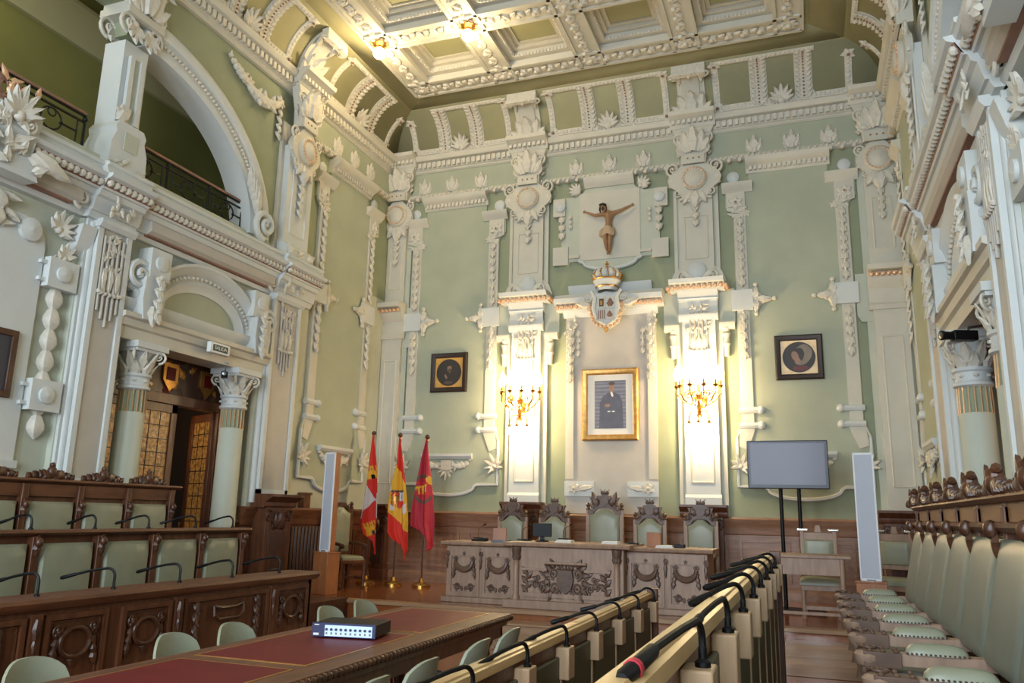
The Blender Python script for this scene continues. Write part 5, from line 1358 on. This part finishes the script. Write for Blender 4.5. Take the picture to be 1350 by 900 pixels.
t = thing('television', 'large flat television on black poles at the right of the far wall', 'television', (-.265, 12.3, 2.1))
q = MB(mats=('bezel',)); q.box(-.555, -.05, 0, .555, .03, .69); q.box(-.4, .03, .1, .4, .07, .6); q.build('housing', t, .012)
q = MB(mats=('screen',)); q.box(-.51, -.054, .055, .51, -.048, .65); q.build('screen', t)
t = thing('television_stand', 'black two pole stand carrying the television', 'stand', (-.27, 12.45, DAIS))
for x in (-.11, .14): q = MB(mats=('black',)); q.cyl((x, 0, .03), (x, 0, 2.3), .028, 12); q.build('pole', t)
q = MB(mats=('black',)); q.box(-.42, -.3, 0, .42, .28, .035); q.build('base_plate', t, .01)
q = MB(mats=('black',)); q.box(-.2, -.03, 1.9, .22, .03, 1.98); q.build('crossbar', t)

t = thing('side_table', 'plain oak side table on the dais below the television', 'table', (.02, 11.2, DAIS))
q = MB(mats=('woodg',)); q.box(-.62, -.3, .8, .43, .3, .84); q.build('tabletop', t, .008)
q = MB(mats=('woodg',)); q.box(-.58, -.27, .6, .34, -.24, .8); q.box(-.58, .24, .6, .34, .27, .8); q.box(-.58, -.24, .6, -.55, .24, .8); q.box(.31, -.24, .6, .34, .24, .8); q.build('apron', t)
for x in (-.56, .32):
    for y in (-.25, .25): q = MB(mats=('woodg',)); q.lathe([(.03, 0), (.04, .04), (.025, .1), (.036, .18), (.03, .5), (.036, .6), (.036, .8)], 12, Matrix.Translation((x, y, 0))); q.build('leg', t)
q = MB(mats=('woodg',)); q.box(-.58, -.27, .12, .34, -.23, .16); q.build('stretcher', t, .005)

# ================================================================== radiator, dark bag, table device
t = thing('radiator', 'dark ribbed radiator below the left wall beside the wooden pedestal', 'radiator', (XL + .2, 11.35, DAIS + .02))
for i in range(9): q = MB(mats=('woodd',)); q.box(-.06, -.42 + .095 * i, .08, .08, -.42 + .095 * i + .06, .98); q.build('rib', t, .025)
q = MB(mats=('woodd',)); q.cyl((0, -.44, .14), (0, .44, .14), .03); q.cyl((0, -.44, .9), (0, .44, .9), .03); q.box(-.05, -.42, 0, .07, -.38, .1); q.box(-.05, .36, 0, .07, .4, .1); q.build('pipe', t)
t = thing('bag', 'black bag lying behind the left benches near the radiator', 'bag', (-7.0, 9.6, .44))
q = MB(mats=('cable',)); rnd = random.Random(5)
q.sph((0, 0, .17), (.2, .34, .17), 16, 10)
for i in range(8): q.sph((rnd.uniform(-.12, .12), rnd.uniform(-.26, .26), .2), rnd.uniform(.07, .13), 10, 7)
q.build('body', t); q = MB(mats=('cable',)); q.tube([(0, -.2, .28), (.03, -.1, .4), (0, .1, .4), (0, .2, .28)], .016, 8); q.build('handle', t)
m = MB(mats=('woodd',)); m.box(XL, 7.78, 0, -6.4, 10.62, .42); struct(m.build('floor'))

TZ = .76
t = thing('mixer_unit', 'black rack device with a lit front panel on the red table', 'device', (-3.2, 5.38, TZ), .18)
q = MB(mats=('black',)); q.box(-.235, -.14, .012, .235, .2, .1); q.build('case', t, .004)
q = MB(mats=('blue',)); q.box(-.24, -.155, .008, .24, -.14, .104); q.build('front_plate', t, .003)
q = MB(mats=('led',)); q.box(-.14, -.159, .016, .215, -.153, .09); q.build('lit_panel', t)
for i in range(10): q = MB(mats=('blue', 'metal')); x = -.125 + .036 * i; q.cyl((x, -.158, .062), (x, -.17, .062), .009, 10); q.use('metal').box(x - .006, -.162, .028, x + .006, -.157, .042); q.build('knob', t)
q = MB(mats=('paper',)); q.box(-.225, -.158, .02, -.185, -.153, .034); q.box(-.22, -.158, .088, -.185, -.153, .094); q.build('marking', t)

# ================================================================== council table with red leather
t = thing('council_table', 'long carved council table with dark red leather insets', 'table', (-3.2, 3.6, 0))
L0, L1 = -3.6, 3.68; hw = .56
q = MB(mats=('woodh',)); q.box(-hw, L0, .72, hw, L1, .757); q.build('tabletop', t, .006)
for i in range(5):
    y1 = L1 - .12 - 1.52 * i; y0 = y1 - 1.36
    if y0 < L0: break
    q = MB(mats=('red',)); q.box(-hw + .14, y0, .757, hw - .2, y1, .7605); q.build('leather_inset', t)
q = MB(mats=('gold',))
for i in range(5):
    y1 = L1 - .12 - 1.52 * i; y0 = y1 - 1.36
    if y0 < L0: break
    for a, b, c, d in ((-hw + .12, y0 - .02, hw - .18, y0), (-hw + .12, y1, hw - .18, y1 + .02), (-hw + .12, y0, -hw + .14, y1), (hw - .2, y0, hw - .18, y1)): q.box(a, b, .757, c, d, .7598)
q.build('gilt_line', t)
q = MB(mats=('carve',)); r = .026
for x in (-hw, hw):
    n = int((L1 - L0) / .055)
    for i in range(n): q.sph((x, L0 + (i + .5) * (L1 - L0) / n, .725), (r, .032, r), 7, 5)
for y in (L0, L1):
    for i in range(20): q.sph((-hw + (i + .5) * 2 * hw / 20, y, .725), (.03, r, r), 7, 5)
q.build('rope_edge', t)
q = MB(mats=('wood',)); q.box(-hw + .06, L0 + .08, .56, -hw + .1, L1 - .08, .72); q.box(hw - .1, L0 + .08, .56, hw - .06, L1 - .08, .72); q.box(-hw + .06, L0 + .08, .56, hw - .06, L0 + .12, .72); q.box(-hw + .06, L1 - .12, .56, hw - .06, L1 - .08, .72)
q.mould([(.66, 0), (.66, .04), (.7, .05), (.72, .05), (.72, 0)], L0 + .05, L1 - .05, Matrix(((0, 0, 1, hw - .07), (1, 0, 0, 0), (0, 1, 0, 0), (0, 0, 0, 1)))); q.build('apron', t)
for y in (L1 - .3, L1 - 2.4, L1 - 4.6, L0 + .3):
    for x in (-hw + .14, hw - .14): q = MB(mats=('carve',)); q.lathe([(.06, 0), (.07, .05), (.04, .09), (.055, .2), (.075, .3), (.05, .42), (.04, .48), (.07, .54), (.07, .6)], 14, Matrix.Translation((x, y, 0))); q.build('leg', t)

def shell_chair(label, loc, rz, first=[None]):
    if first[0]: return dup(first[0], loc, rz, label)
    t = thing('conference_chair', label, 'chair', loc, rz, 'green chairs around the council table')   # back on local +y side, faces -y
    q = MB(mats=('greend',)); n = 12; k = 8; vs = []; fs = []
    def P(i, j, o):
        x = -1 + 2 * i / n; z = j / k
        w = .225 * (1 - .12 * z * z) ; top = .38 * (1 - .17 * abs(x) ** 3.2)
        zz = z * top; sc = 1 if z < .7 else math.sqrt(max(.0, 1 - ((z - .7) / .3) ** 2 * .16))
        return (x * w * sc, .2 + .05 * z - .07 * x * x + o + .03 * z * z, .45 + zz)
    for o in (0, .022):
        for i in range(n + 1):
            for j in range(k + 1): vs.append(P(i, j, o))
    N = (n + 1) * (k + 1)
    for i in range(n):
        for j in range(k): a = i * (k + 1) + j; fs += [(a, a + 1, a + k + 2, a + k + 1), (N + a, N + a + k + 1, N + a + k + 2, N + a + 1)]
    ring = [j for j in range(k + 1)] + [i * (k + 1) + k for i in range(1, n + 1)] + [n * (k + 1) + j for j in range(k - 1, -1, -1)] + [i * (k + 1) for i in range(n - 1, 0, -1)]
    for i in range(len(ring)): a, b = ring[i], ring[(i + 1) % len(ring)]; fs.append((a, b, N + b, N + a))
    q.add(vs, fs); q.build('backrest', t)
    q = MB(mats=('greend',)); q.cushion(-.23, -.24, .23, .2, .41, .475); q.build('seat', t)
    for x in (-.2, .2):
        for y in (-.2, .17): q = MB(mats=('black',)); q.tube([(x * .9, y * .9, .42), (x * 1.1, y * 1.15, 0)], .013, 8); q.build('leg', t)
    for sg in (-1, 1): q = MB(mats=('black',)); q.tube([(sg * .24, .2, .5), (sg * .27, .17, .62), (sg * .27, .06, .64), (sg * .26, .01, .63)], [.013, .018, .02, .014], 8); q.build('armrest', t)
    q = MB(mats=('black',)); q.box(-.03, .225, .3, .03, .25, .6); q.build('back_stem', t, .008)
    first[0] = t; return t
ords = ['nearest', 'second', 'third', 'fourth', 'farthest']
for i, y in enumerate((3.45, 4.5, 5.1, 6.35, 6.95)): shell_chair('%s green chair along the left side of the red council table' % (ords[i] if i in (0, 4) else ords[i] + ' from the camera'), (-3.78, y, 0), PI / 2)
for i, y in enumerate((3.85, 4.45, 5.28, 5.9)): shell_chair('%s green chair along the right side of the red council table' % ('nearest', 'second from the camera', 'third from the camera', 'farthest')[i], (-2.38, y, 0), -PI / 2)

# ================================================================== left benches
FB = lambda X: (lambda u, v, w: (X + w, u, v))             # faces +x
BY = YB + 5.3
t = thing('front_desk', 'long carved wooden desk in front of the left benches', 'desk', (-5.15, 0, 0))
FQ = lambda u, v, w: (w, u, v)
q = MB(FQ, mats=('wood',)); q.box(.3, 0, -.06, 7.76, .93, 0); q.box(.3, 0, -.02, 7.76, .12, .05); q.build('panelling', t, .004)
q = MB(FQ, mats=('woodh',)); q.mould([(.92, -.32), (.92, .03), (.95, .06), (.975, .07), (1.0, .06), (1.0, -.32)], .3, 7.82); q.build('desktop', t)
q = MB(mats=('wood',)); q.box(-.36, 7.7, 0, 0, 7.77, .93); q.build('end_panel', t, .005)
def carved_panel(a, b, wide):
    q = MB(FQ, mats=('wood', 'carve', 'woodd'))
    q.use('wood')
    q.frame(a, .16, b, .88, .04, 0, .03); q.frame(a + .05, .21, b - .05, .83, .012, 0, .012)
    q.use('carve'); c = (a + b) / 2
    if not wide:
        r = min(.14, (b - a) * .24)
        q.tube([(c + r * cos(2 * PI * i / 16), .67 + r * .8 * sin(2 * PI * i / 16), .02) for i in range(17)], .018, 7)
        for sg in (-1, 1):
            q.scroll(TR(c + sg * r * 1.15, .76, .01), .05, sg); q.rosette(TR(c + sg * r * 1.2, .75, .02), .045, 5)
            for k in range(3): q.leaf(TR(c + sg * (r * 1.2 + .012 * k), .7 - .06 * k, .01, PI + sg * .15), .1, .06, .035)
        q.leaf(TR(c, .58, .01, PI), .1, .08, .03)
    else:
        q.tube([(c - .2, .78, .02), (c - .2, .7, .03), (c - .14, .66, .03), (c + .14, .66, .03), (c + .2, .7, .03), (c + .2, .78, .02), (c + .1, .76, .02), (c - .1, .76, .02), (c - .2, .78, .02)], .016, 7)
        for sg in (-1, 1): q.husks(c + sg * .42, .84, .36, .0, .1, .1)
    q.build('carved_panel', t)
for a, b, w in ((.4, 1.5, 1), (1.62, 2.2, 0), (2.34, 2.92, 0), (3.06, 4.3, 1), (4.45, 5.0, 0), (5.14, 5.68, 0), (5.82, 7.0, 1), (7.12, 7.68, 0)): carved_panel(a, b, w)
for y in (1.56, 2.99, 4.37, 5.75, 7.06):
    q = MB(FQ, mats=('wood', 'carve')); q.box(y - .045, .12, 0, y + .045, .9, .04); q.use('carve').leaf(TR(y, .86, .035, PI), .18, .07, .04); q.leaf(TR(y, .74, .035, PI), .14, .05, .03); q.build('carved_pilaster', t)
words = ['farthest', 'second from the far end', 'third from the far end', 'fourth from the far end', 'fifth from the far end', 'sixth from the far end', 'seventh from the far end', 'eighth from the far end']
for i, y in enumerate((7.35, 6.6, 5.9, 5.17, 4.48, 3.8)):
    gooseneck('gooseneck_microphone', 'gooseneck microphone on the left front desk, %s' % words[i], (-5.28, y, 1.0), PI + (.1, -.05, .12, .3, .05, .1)[i], .5, .12, 'round', .011, .13, .014, 'microphones on the left front desk')

def bench(name, label, X, zs, zt, y_end, heads, crest, zc0, zc1):
    t = thing(name, label, 'bench', (X, 0, 0))
    q = MB(FQ, mats=('wood',)); q.box(.5, 0 if X > -6.5 else .44, -.08, y_end, zt - .03, -.02); q.build('back_frame', t)
    q = MB(FQ, mats=('woodh',)); q.mould([(zt - .045, -.22), (zt - .045, .04), (zt - .02, .075), (zt, .07), (zt, -.22)], .4, y_end + .06)
    if crest: q.mould([(zt - .17, -.02), (zt - .17, .02), (zt - .05, .03), (zt - .05, -.02)], .5, y_end)
    q.build('top_rail', t)
    q = MB(FQ, mats=('wood',)); q.box(.5, zs - .06, -.02, y_end, zs, .42); q.build('seat_board', t, .01)
    d = heads[1] - heads[0]
    for i in range(len(heads) - 1):
        a, b = heads[i] + .06, heads[i + 1] - .06
        q = MB(FQ, mats=('green',)); q.cushion(a, zc0, b, zc1, -.02, .065); q.build('back_cushion', t)
        q = MB(FQ, mats=('green',)); 
        q.add([], []); vs = q; q.box(a, zs, .0, b, zs + .05, .4); q.build('seat_cushion', t, .02)
    for y in heads:
        q = MB(FQ, mats=('wood',)); q.box(y - .035, zs, -.03, y + .035, zt - .05, .05); q.build('stile', t, .006)
        q = MB(FQ, mats=('carve',)); z = zt - (.22 if crest else .07); q.sph((y, z - .03, .075), (.035, .045, .035), 8, 6); q.leaf(TR(y, z - .03, .06, PI), .14, .07, .04); q.scroll(TR(y, z, .06), .035, 1); q.build('carved_bracket', t)
    if crest:
        q = None
        for k in range(len(heads)):
            y = heads[k] - d * .5 if k else heads[0] - d * .5
            y += .0
            q = MB(FQ, mats=('carve',)); q.sph((y, zt + .07, -.03), (.05, .07, .045), 10, 7); q.sph((y, zt + .14, -.03), (.03, .03, .03), 8, 6)
            for sg in (-1, 1):
                for k, (dx, r) in enumerate(((.09, .055), (.17, .045), (.24, .035))): q.scroll(TR(y + sg * dx, zt + r * .8, -.05), r, sg if k % 2 else -sg, 1.4, .32); q.leaf(TR(y + sg * dx, zt, -.04, -sg * .5), r * 2, r * 1.6, .04)
                q.leaf(TR(y + sg * .03, zt, -.03, -sg * .7), .13, .1, .05)
            q.build('carved_finial', t)
    return t
H2 = [7.70 - .66 * i for i in range(10)][::-1]; H3 = [7.62 - .64 * i for i in range(10)][::-1]
bench('bench_row', 'middle left bench row with green backs behind the front desk', -6.1, .5, 1.44, 7.75, H2, False, .72, 1.33)
bench('bench_row', 'rear left bench row with green backs and carved cresting along the wall', -7.1, .95, 1.9, 7.68, H3, True, 1.12, 1.68)
m = MB(mats=('woodd',)); m.box(-7.9, .3, .44, -6.14, 7.75, .46); struct(m.build('floor'))
for i, y in enumerate((7.68, 7.08, 6.42, 5.77, 5.11, 4.4)):
    gooseneck('gooseneck_microphone', 'gooseneck microphone on the middle left bench rail, %s' % words[i], (-6.2, y, 1.44), PI + (.1, .5, .2, -.05, .12, .1)[i], .42, .085, 'round', .01, .12, .013, 'microphones on the middle left bench row')

# ================================================================== right desks and bench
def right_desk(label, X, zt, y0, y1, blocks, tw, slope):
    t = thing('front_desk', label, 'desk', (X, 0, 0))         # people sit on the +x side
    q = MB(mats=('oak',)); T = Matrix(((0, 0, 1, 0), (1, 0, 0, 0), (0, 1, 0, 0), (0, 0, 0, 1)))
    q.mould([(zt - .045, -tw), (zt - .03, -tw - .012), (zt - .012, -tw - .008), (zt, -tw + .01), (zt, -.03), (zt - .008, -.026), (zt - .008, -.004), (zt - .03, 0), (zt - .045, 0)], y0, y1, T); q.build('desktop', t)
    q = MB(mats=('wood',)); q.box(-.06, y0, 0, -.02, y1 - .02, zt - .05); q.build('panelling', t)
    q = MB(mats=('wood',)); q.box(-.05, y1 - .06, 0, .04, y1, zt + .03); q.build('end_post', t, .006)
    for i in range(len(blocks)):
        b = blocks[i]; a = blocks[i - 1] if i else y0
        q = MB(mats=('olive',)); q.box(-.02, a + .05, .3, .005, b - .05, zt - .12); q.build('back_panel', t, .01)
        q = MB(mats=('block',)); q.box(-.02, b - .035, .05, .01, b - .01, zt - .2); q.build('upright', t)
        q = MB(mats=('block',)); q.box(-.02, b - .06, zt - .24, .06, b + .06, zt - .07); q.build('microphone_block', t, .006)
    return t
B1 = [.47 + .687 * i for i in range(11)]
right_desk('lower right front desk with olive backs, between the table and the camera side', -1.36, 1.0, .2, 7.5, B1, .1, .0)
for i, y in enumerate(B1[::-1][:7]):
    gooseneck('gooseneck_microphone', 'gooseneck microphone bending over the lower right desk, %s' % words[i], (-1.33, y, .93), -PI / 2 - (1.1, 1.0, 1.3, 1.0, .3, .22, .3)[i], (.3, .34, .34, .36, .48, .48, .48)[i], .075, 'round', .01, .12, .014, 'microphones on the lower right desk', drop=.03)
B2 = [2.15] + [2.82 + .64 * i for i in range(8)]
right_desk('upper right desk with pale wooden top, nearest the camera', -.3, 1.36, .5, 7.6, B2, .085, .0)
for i, y in enumerate(B2[::-1][1:9]):
    gooseneck('gooseneck_microphone', 'gooseneck microphone bending over the upper right desk, %s' % (words[:7] + ['nearest, with a red ring'])[i], (-.27, y, 1.29), -PI / 2 - (1.0, 1.2, .9, 1.1, .8, .5, .15, .12)[i], (.34, .34, .34, .34, .34, .4, .5, .66)[i], .07 if i < 7 else .075, 'round', .0095, .13 if i < 7 else .2, .0135 if i < 7 else .016, 'microphones on the upper right desk', ring=(i == 7), drop=.03 if i < 7 else .02)

X0 = .78; t = thing('wall_bench', 'long right bench with green backs, padded armrests and carved cresting', 'bench', (X0, 0, 0))
FW = lambda u, v, w: (-w, u, v)                             # faces -x
HR = [7.52 - .645 * i for i in range(9)][::-1]; zt = 1.79
q = MB(FW, mats=('wood',)); q.box(.9, .3, -.3, 7.56, zt - .05, -.09); q.build('back_frame', t)
q = MB(FW, mats=('woodh',)); q.mould([(zt - .035, -.3), (zt - .035, -.045), (zt - .015, -.02), (zt, -.03), (zt, -.3)], .9, 7.62); q.mould([(1.62, -.09), (1.62, -.03), (1.64, -.01), (1.66, -.01), (1.67, -.09)], .9, 7.6); q.build('top_rail', t)
q = MB(FW, mats=('fascia', 'wood')); q.box(.9, 1.66, -.2, 7.56, zt - .03, -.07); q.use('wood')
for y in HR: q.box(y - .03, 1.66, -.1, y + .03, zt - .035, -.06)
q.build('fascia', t)
q = MB(FW, mats=('wood',)); q.box(.9, .58, .1, 7.5, .9, .45); q.build('seat_board', t, .01)
for i in range(len(HR) - 1):
    a, b = HR[i] + .006, HR[i + 1] - .006
    T = Matrix.Translation((0, 1.1, .02)) @ Matrix.Rotation(.16, 4, 'X') @ Matrix.Translation((0, -1.1, 0))
    T = Matrix.Translation((0, 1.1, .03)) @ Matrix(((1, 0, 0, 0), (0, 1, 0, 0), (0, -.22, 1, 0), (0, 0, 0, 1))) @ Matrix.Translation((0, -1.1, 0))
    q = MB(FW, mats=('benchgreen',)); q.cushion(a, 1.05, b, 1.59, -.02, .06, T, n=9, edge=.72); q.build('back_cushion', t)
    q = MB(FW, mats=('benchgreen',)); q.box(a + .03, .9, .06, b - .03, .98, .5); q.build('seat_cushion', t, .03)
for y in HR:
    q = MB(FW, mats=('wood',)); q.box(y - .03, .9, -.1, y + .03, 1.74, -.05); q.build('stile', t, .006)
    q = MB(FW, mats=('carve',)); q.sph((y, 1.63, -.0), (.035, .045, .035), 8, 6); q.leaf(TR(y, 1.62, -.02, PI), .12, .07, .04); q.scroll(TR(y, 1.645, 0), .03, 1); q.build('carved_bracket', t)
    q = MB(FW, mats=('woodg', 'woodgc')); zA = 1.08
    q.box(y - .04, zA - .07, .0, y + .04, zA - .015, .5); q.lathe([(.05, zA - .075), (.062, zA - .05), (.062, zA - .03), (.045, zA - .012), (0, zA - .01)], 14, Matrix.Translation((y, 0, .56)) @ TC)
    q.use('woodgc').scroll(Matrix.Translation((y, zA - .01, .56)) @ Matrix.Rotation(-PI / 2, 4, 'X'), .05, 1); q.box(y - .055, zA - .08, .42, y + .055, zA - .012, .58)
    for k in range(6): q.sph((y - .045 + .09 * (k % 2), zA - .008, .44 + .028 * (k // 2) * 2), .012, 6, 4)
    q.use('woodg').lathe([(.045, .62), (.03, .68), (.045, .78), (.03, .9), (.045, zA - .07)], 10, Matrix.Translation((y, 0, .5)) @ TC); ar = q.build('armrest', t, .006)
    q = MB(FW, mats=('green', 'woodd')); T2 = Matrix(((1, 0, 0, 0), (0, 0, 1, 0), (0, 1, 0, 0), (0, 0, 0, 1)))
    q.pad(y, .14, .4, zA - .015, .052, .05); q.use('woodd')
    for k in range(14):
        for sg in (-1, 1): q.sph((y + sg * .05, zA - .01, .145 + .25 * k / 13), .006, 5, 4)
    q.build('arm_pad', ar)
for k in range(len(HR)):
    y = HR[k] - .33 + .42
    q = MB(FW, mats=('carve',))
    q.sph((y, zt + .05, -.06), (.045, .06, .05), 10, 7); q.tube([(y, zt + .06, -.06), (y - .005, zt + .11, -.06), (y - .025, zt + .125, -.06), (y - .05, zt + .115, -.06)], [.04, .034, .026, .012], 8); q.leaf(TR(y + .02, zt + .06, -.04, -.7), .12, .08, .03)
    for sg in (-1, 1):
        for k, (dx, r) in enumerate(((.1, .042), (.17, .034), (.235, .036), (.29, .03))): q.scroll(TR(y + sg * dx, zt + r * .8, -.06), r, sg if k % 2 else -sg, 1.4, .34); q.leaf(TR(y + sg * dx, zt, -.05, -sg * .6), r * 2, r * 1.8, .05)
        q.leaf(TR(y + sg * .05, zt, -.05, -sg * .8), .12, .09, .05)
    q.build('carved_finial', t)

# ================================================================== camera and light
cam = bpy.data.cameras.new('camera'); co = bpy.data.objects.new('camera', cam); C.objects.link(co)
f = 1050.; cx, cy = 675., 450.; vp = (1068., 687.); sl = .0218
y_ = Vector((vp[0] - cx, vp[1] - cy, f)).normalized(); n_ = y_.cross(Vector((1, sl, 0))).normalized()
if n_.y > 0: n_ = -n_
x_ = y_.cross(n_).normalized()
if x_.x < 0: x_ = -x_
Rm = Matrix((x_, y_, n_))                                   # rows: world axes in camera coordinates (x right, y down, z forward)
right, down, fwd = Rm.col[0], Rm.col[1], Rm.col[2]
mw = Matrix(((right.x, -down.x, -fwd.x, 0), (right.y, -down.y, -fwd.y, 0), (right.z, -down.z, -fwd.z, EYE), (0, 0, 0, 1)))
co.matrix_world = mw; cam.sensor_width = 36; cam.lens = 36 * f / 1350; cam.clip_start = .05
bpy.context.scene.camera = co

def area(name, loc, rot, sx, sy, e, col):
    l = bpy.data.lights.new(name, 'AREA'); l.shape = 'RECTANGLE'; l.size = sx; l.size_y = sy; l.energy = e; l.color = col
    o = bpy.data.objects.new(name, l); C.objects.link(o); o.location = loc; o.rotation_euler = rot
for a, b in wins: area('window_daylight', ((a + b) / 2, YB - .05, 4.2), (PI / 2, 0, 0), b - a, 5.9, 500, (.76, .88, 1))
for F_, x, s in ((FL, XL - 1.2, -1), (FR, XR + 1.2, 1)):
    l = bpy.data.lights.new('passage_lamp', 'POINT'); l.energy = 14; l.color = (1, .7, .38); l.shadow_soft_size = .15
    o = bpy.data.objects.new('passage_lamp', l); C.objects.link(o); o.location = (x, 9.2, 2.9)
    l = bpy.data.lights.new('gallery_lamp', 'POINT'); l.energy = 42; l.color = (1, .88, .62); l.shadow_soft_size = .3
    o = bpy.data.objects.new('gallery_lamp', l); C.objects.link(o); o.location = (x, 5.0, 8.6)
w = bpy.data.worlds.new('world'); bpy.context.scene.world = w; w.use_nodes = True
w.node_tree.nodes['Background'].inputs['Color'].default_value = (.75, .85, 1, 1); w.node_tree.nodes['Background'].inputs['Strength'].default_value = 1.
vs_ = bpy.context.scene.view_settings
vs_.view_transform = 'Standard'; vs_.look = 'None'; vs_.gamma = 1; vs_.use_curve_mapping = False; vs_.exposure = 0.
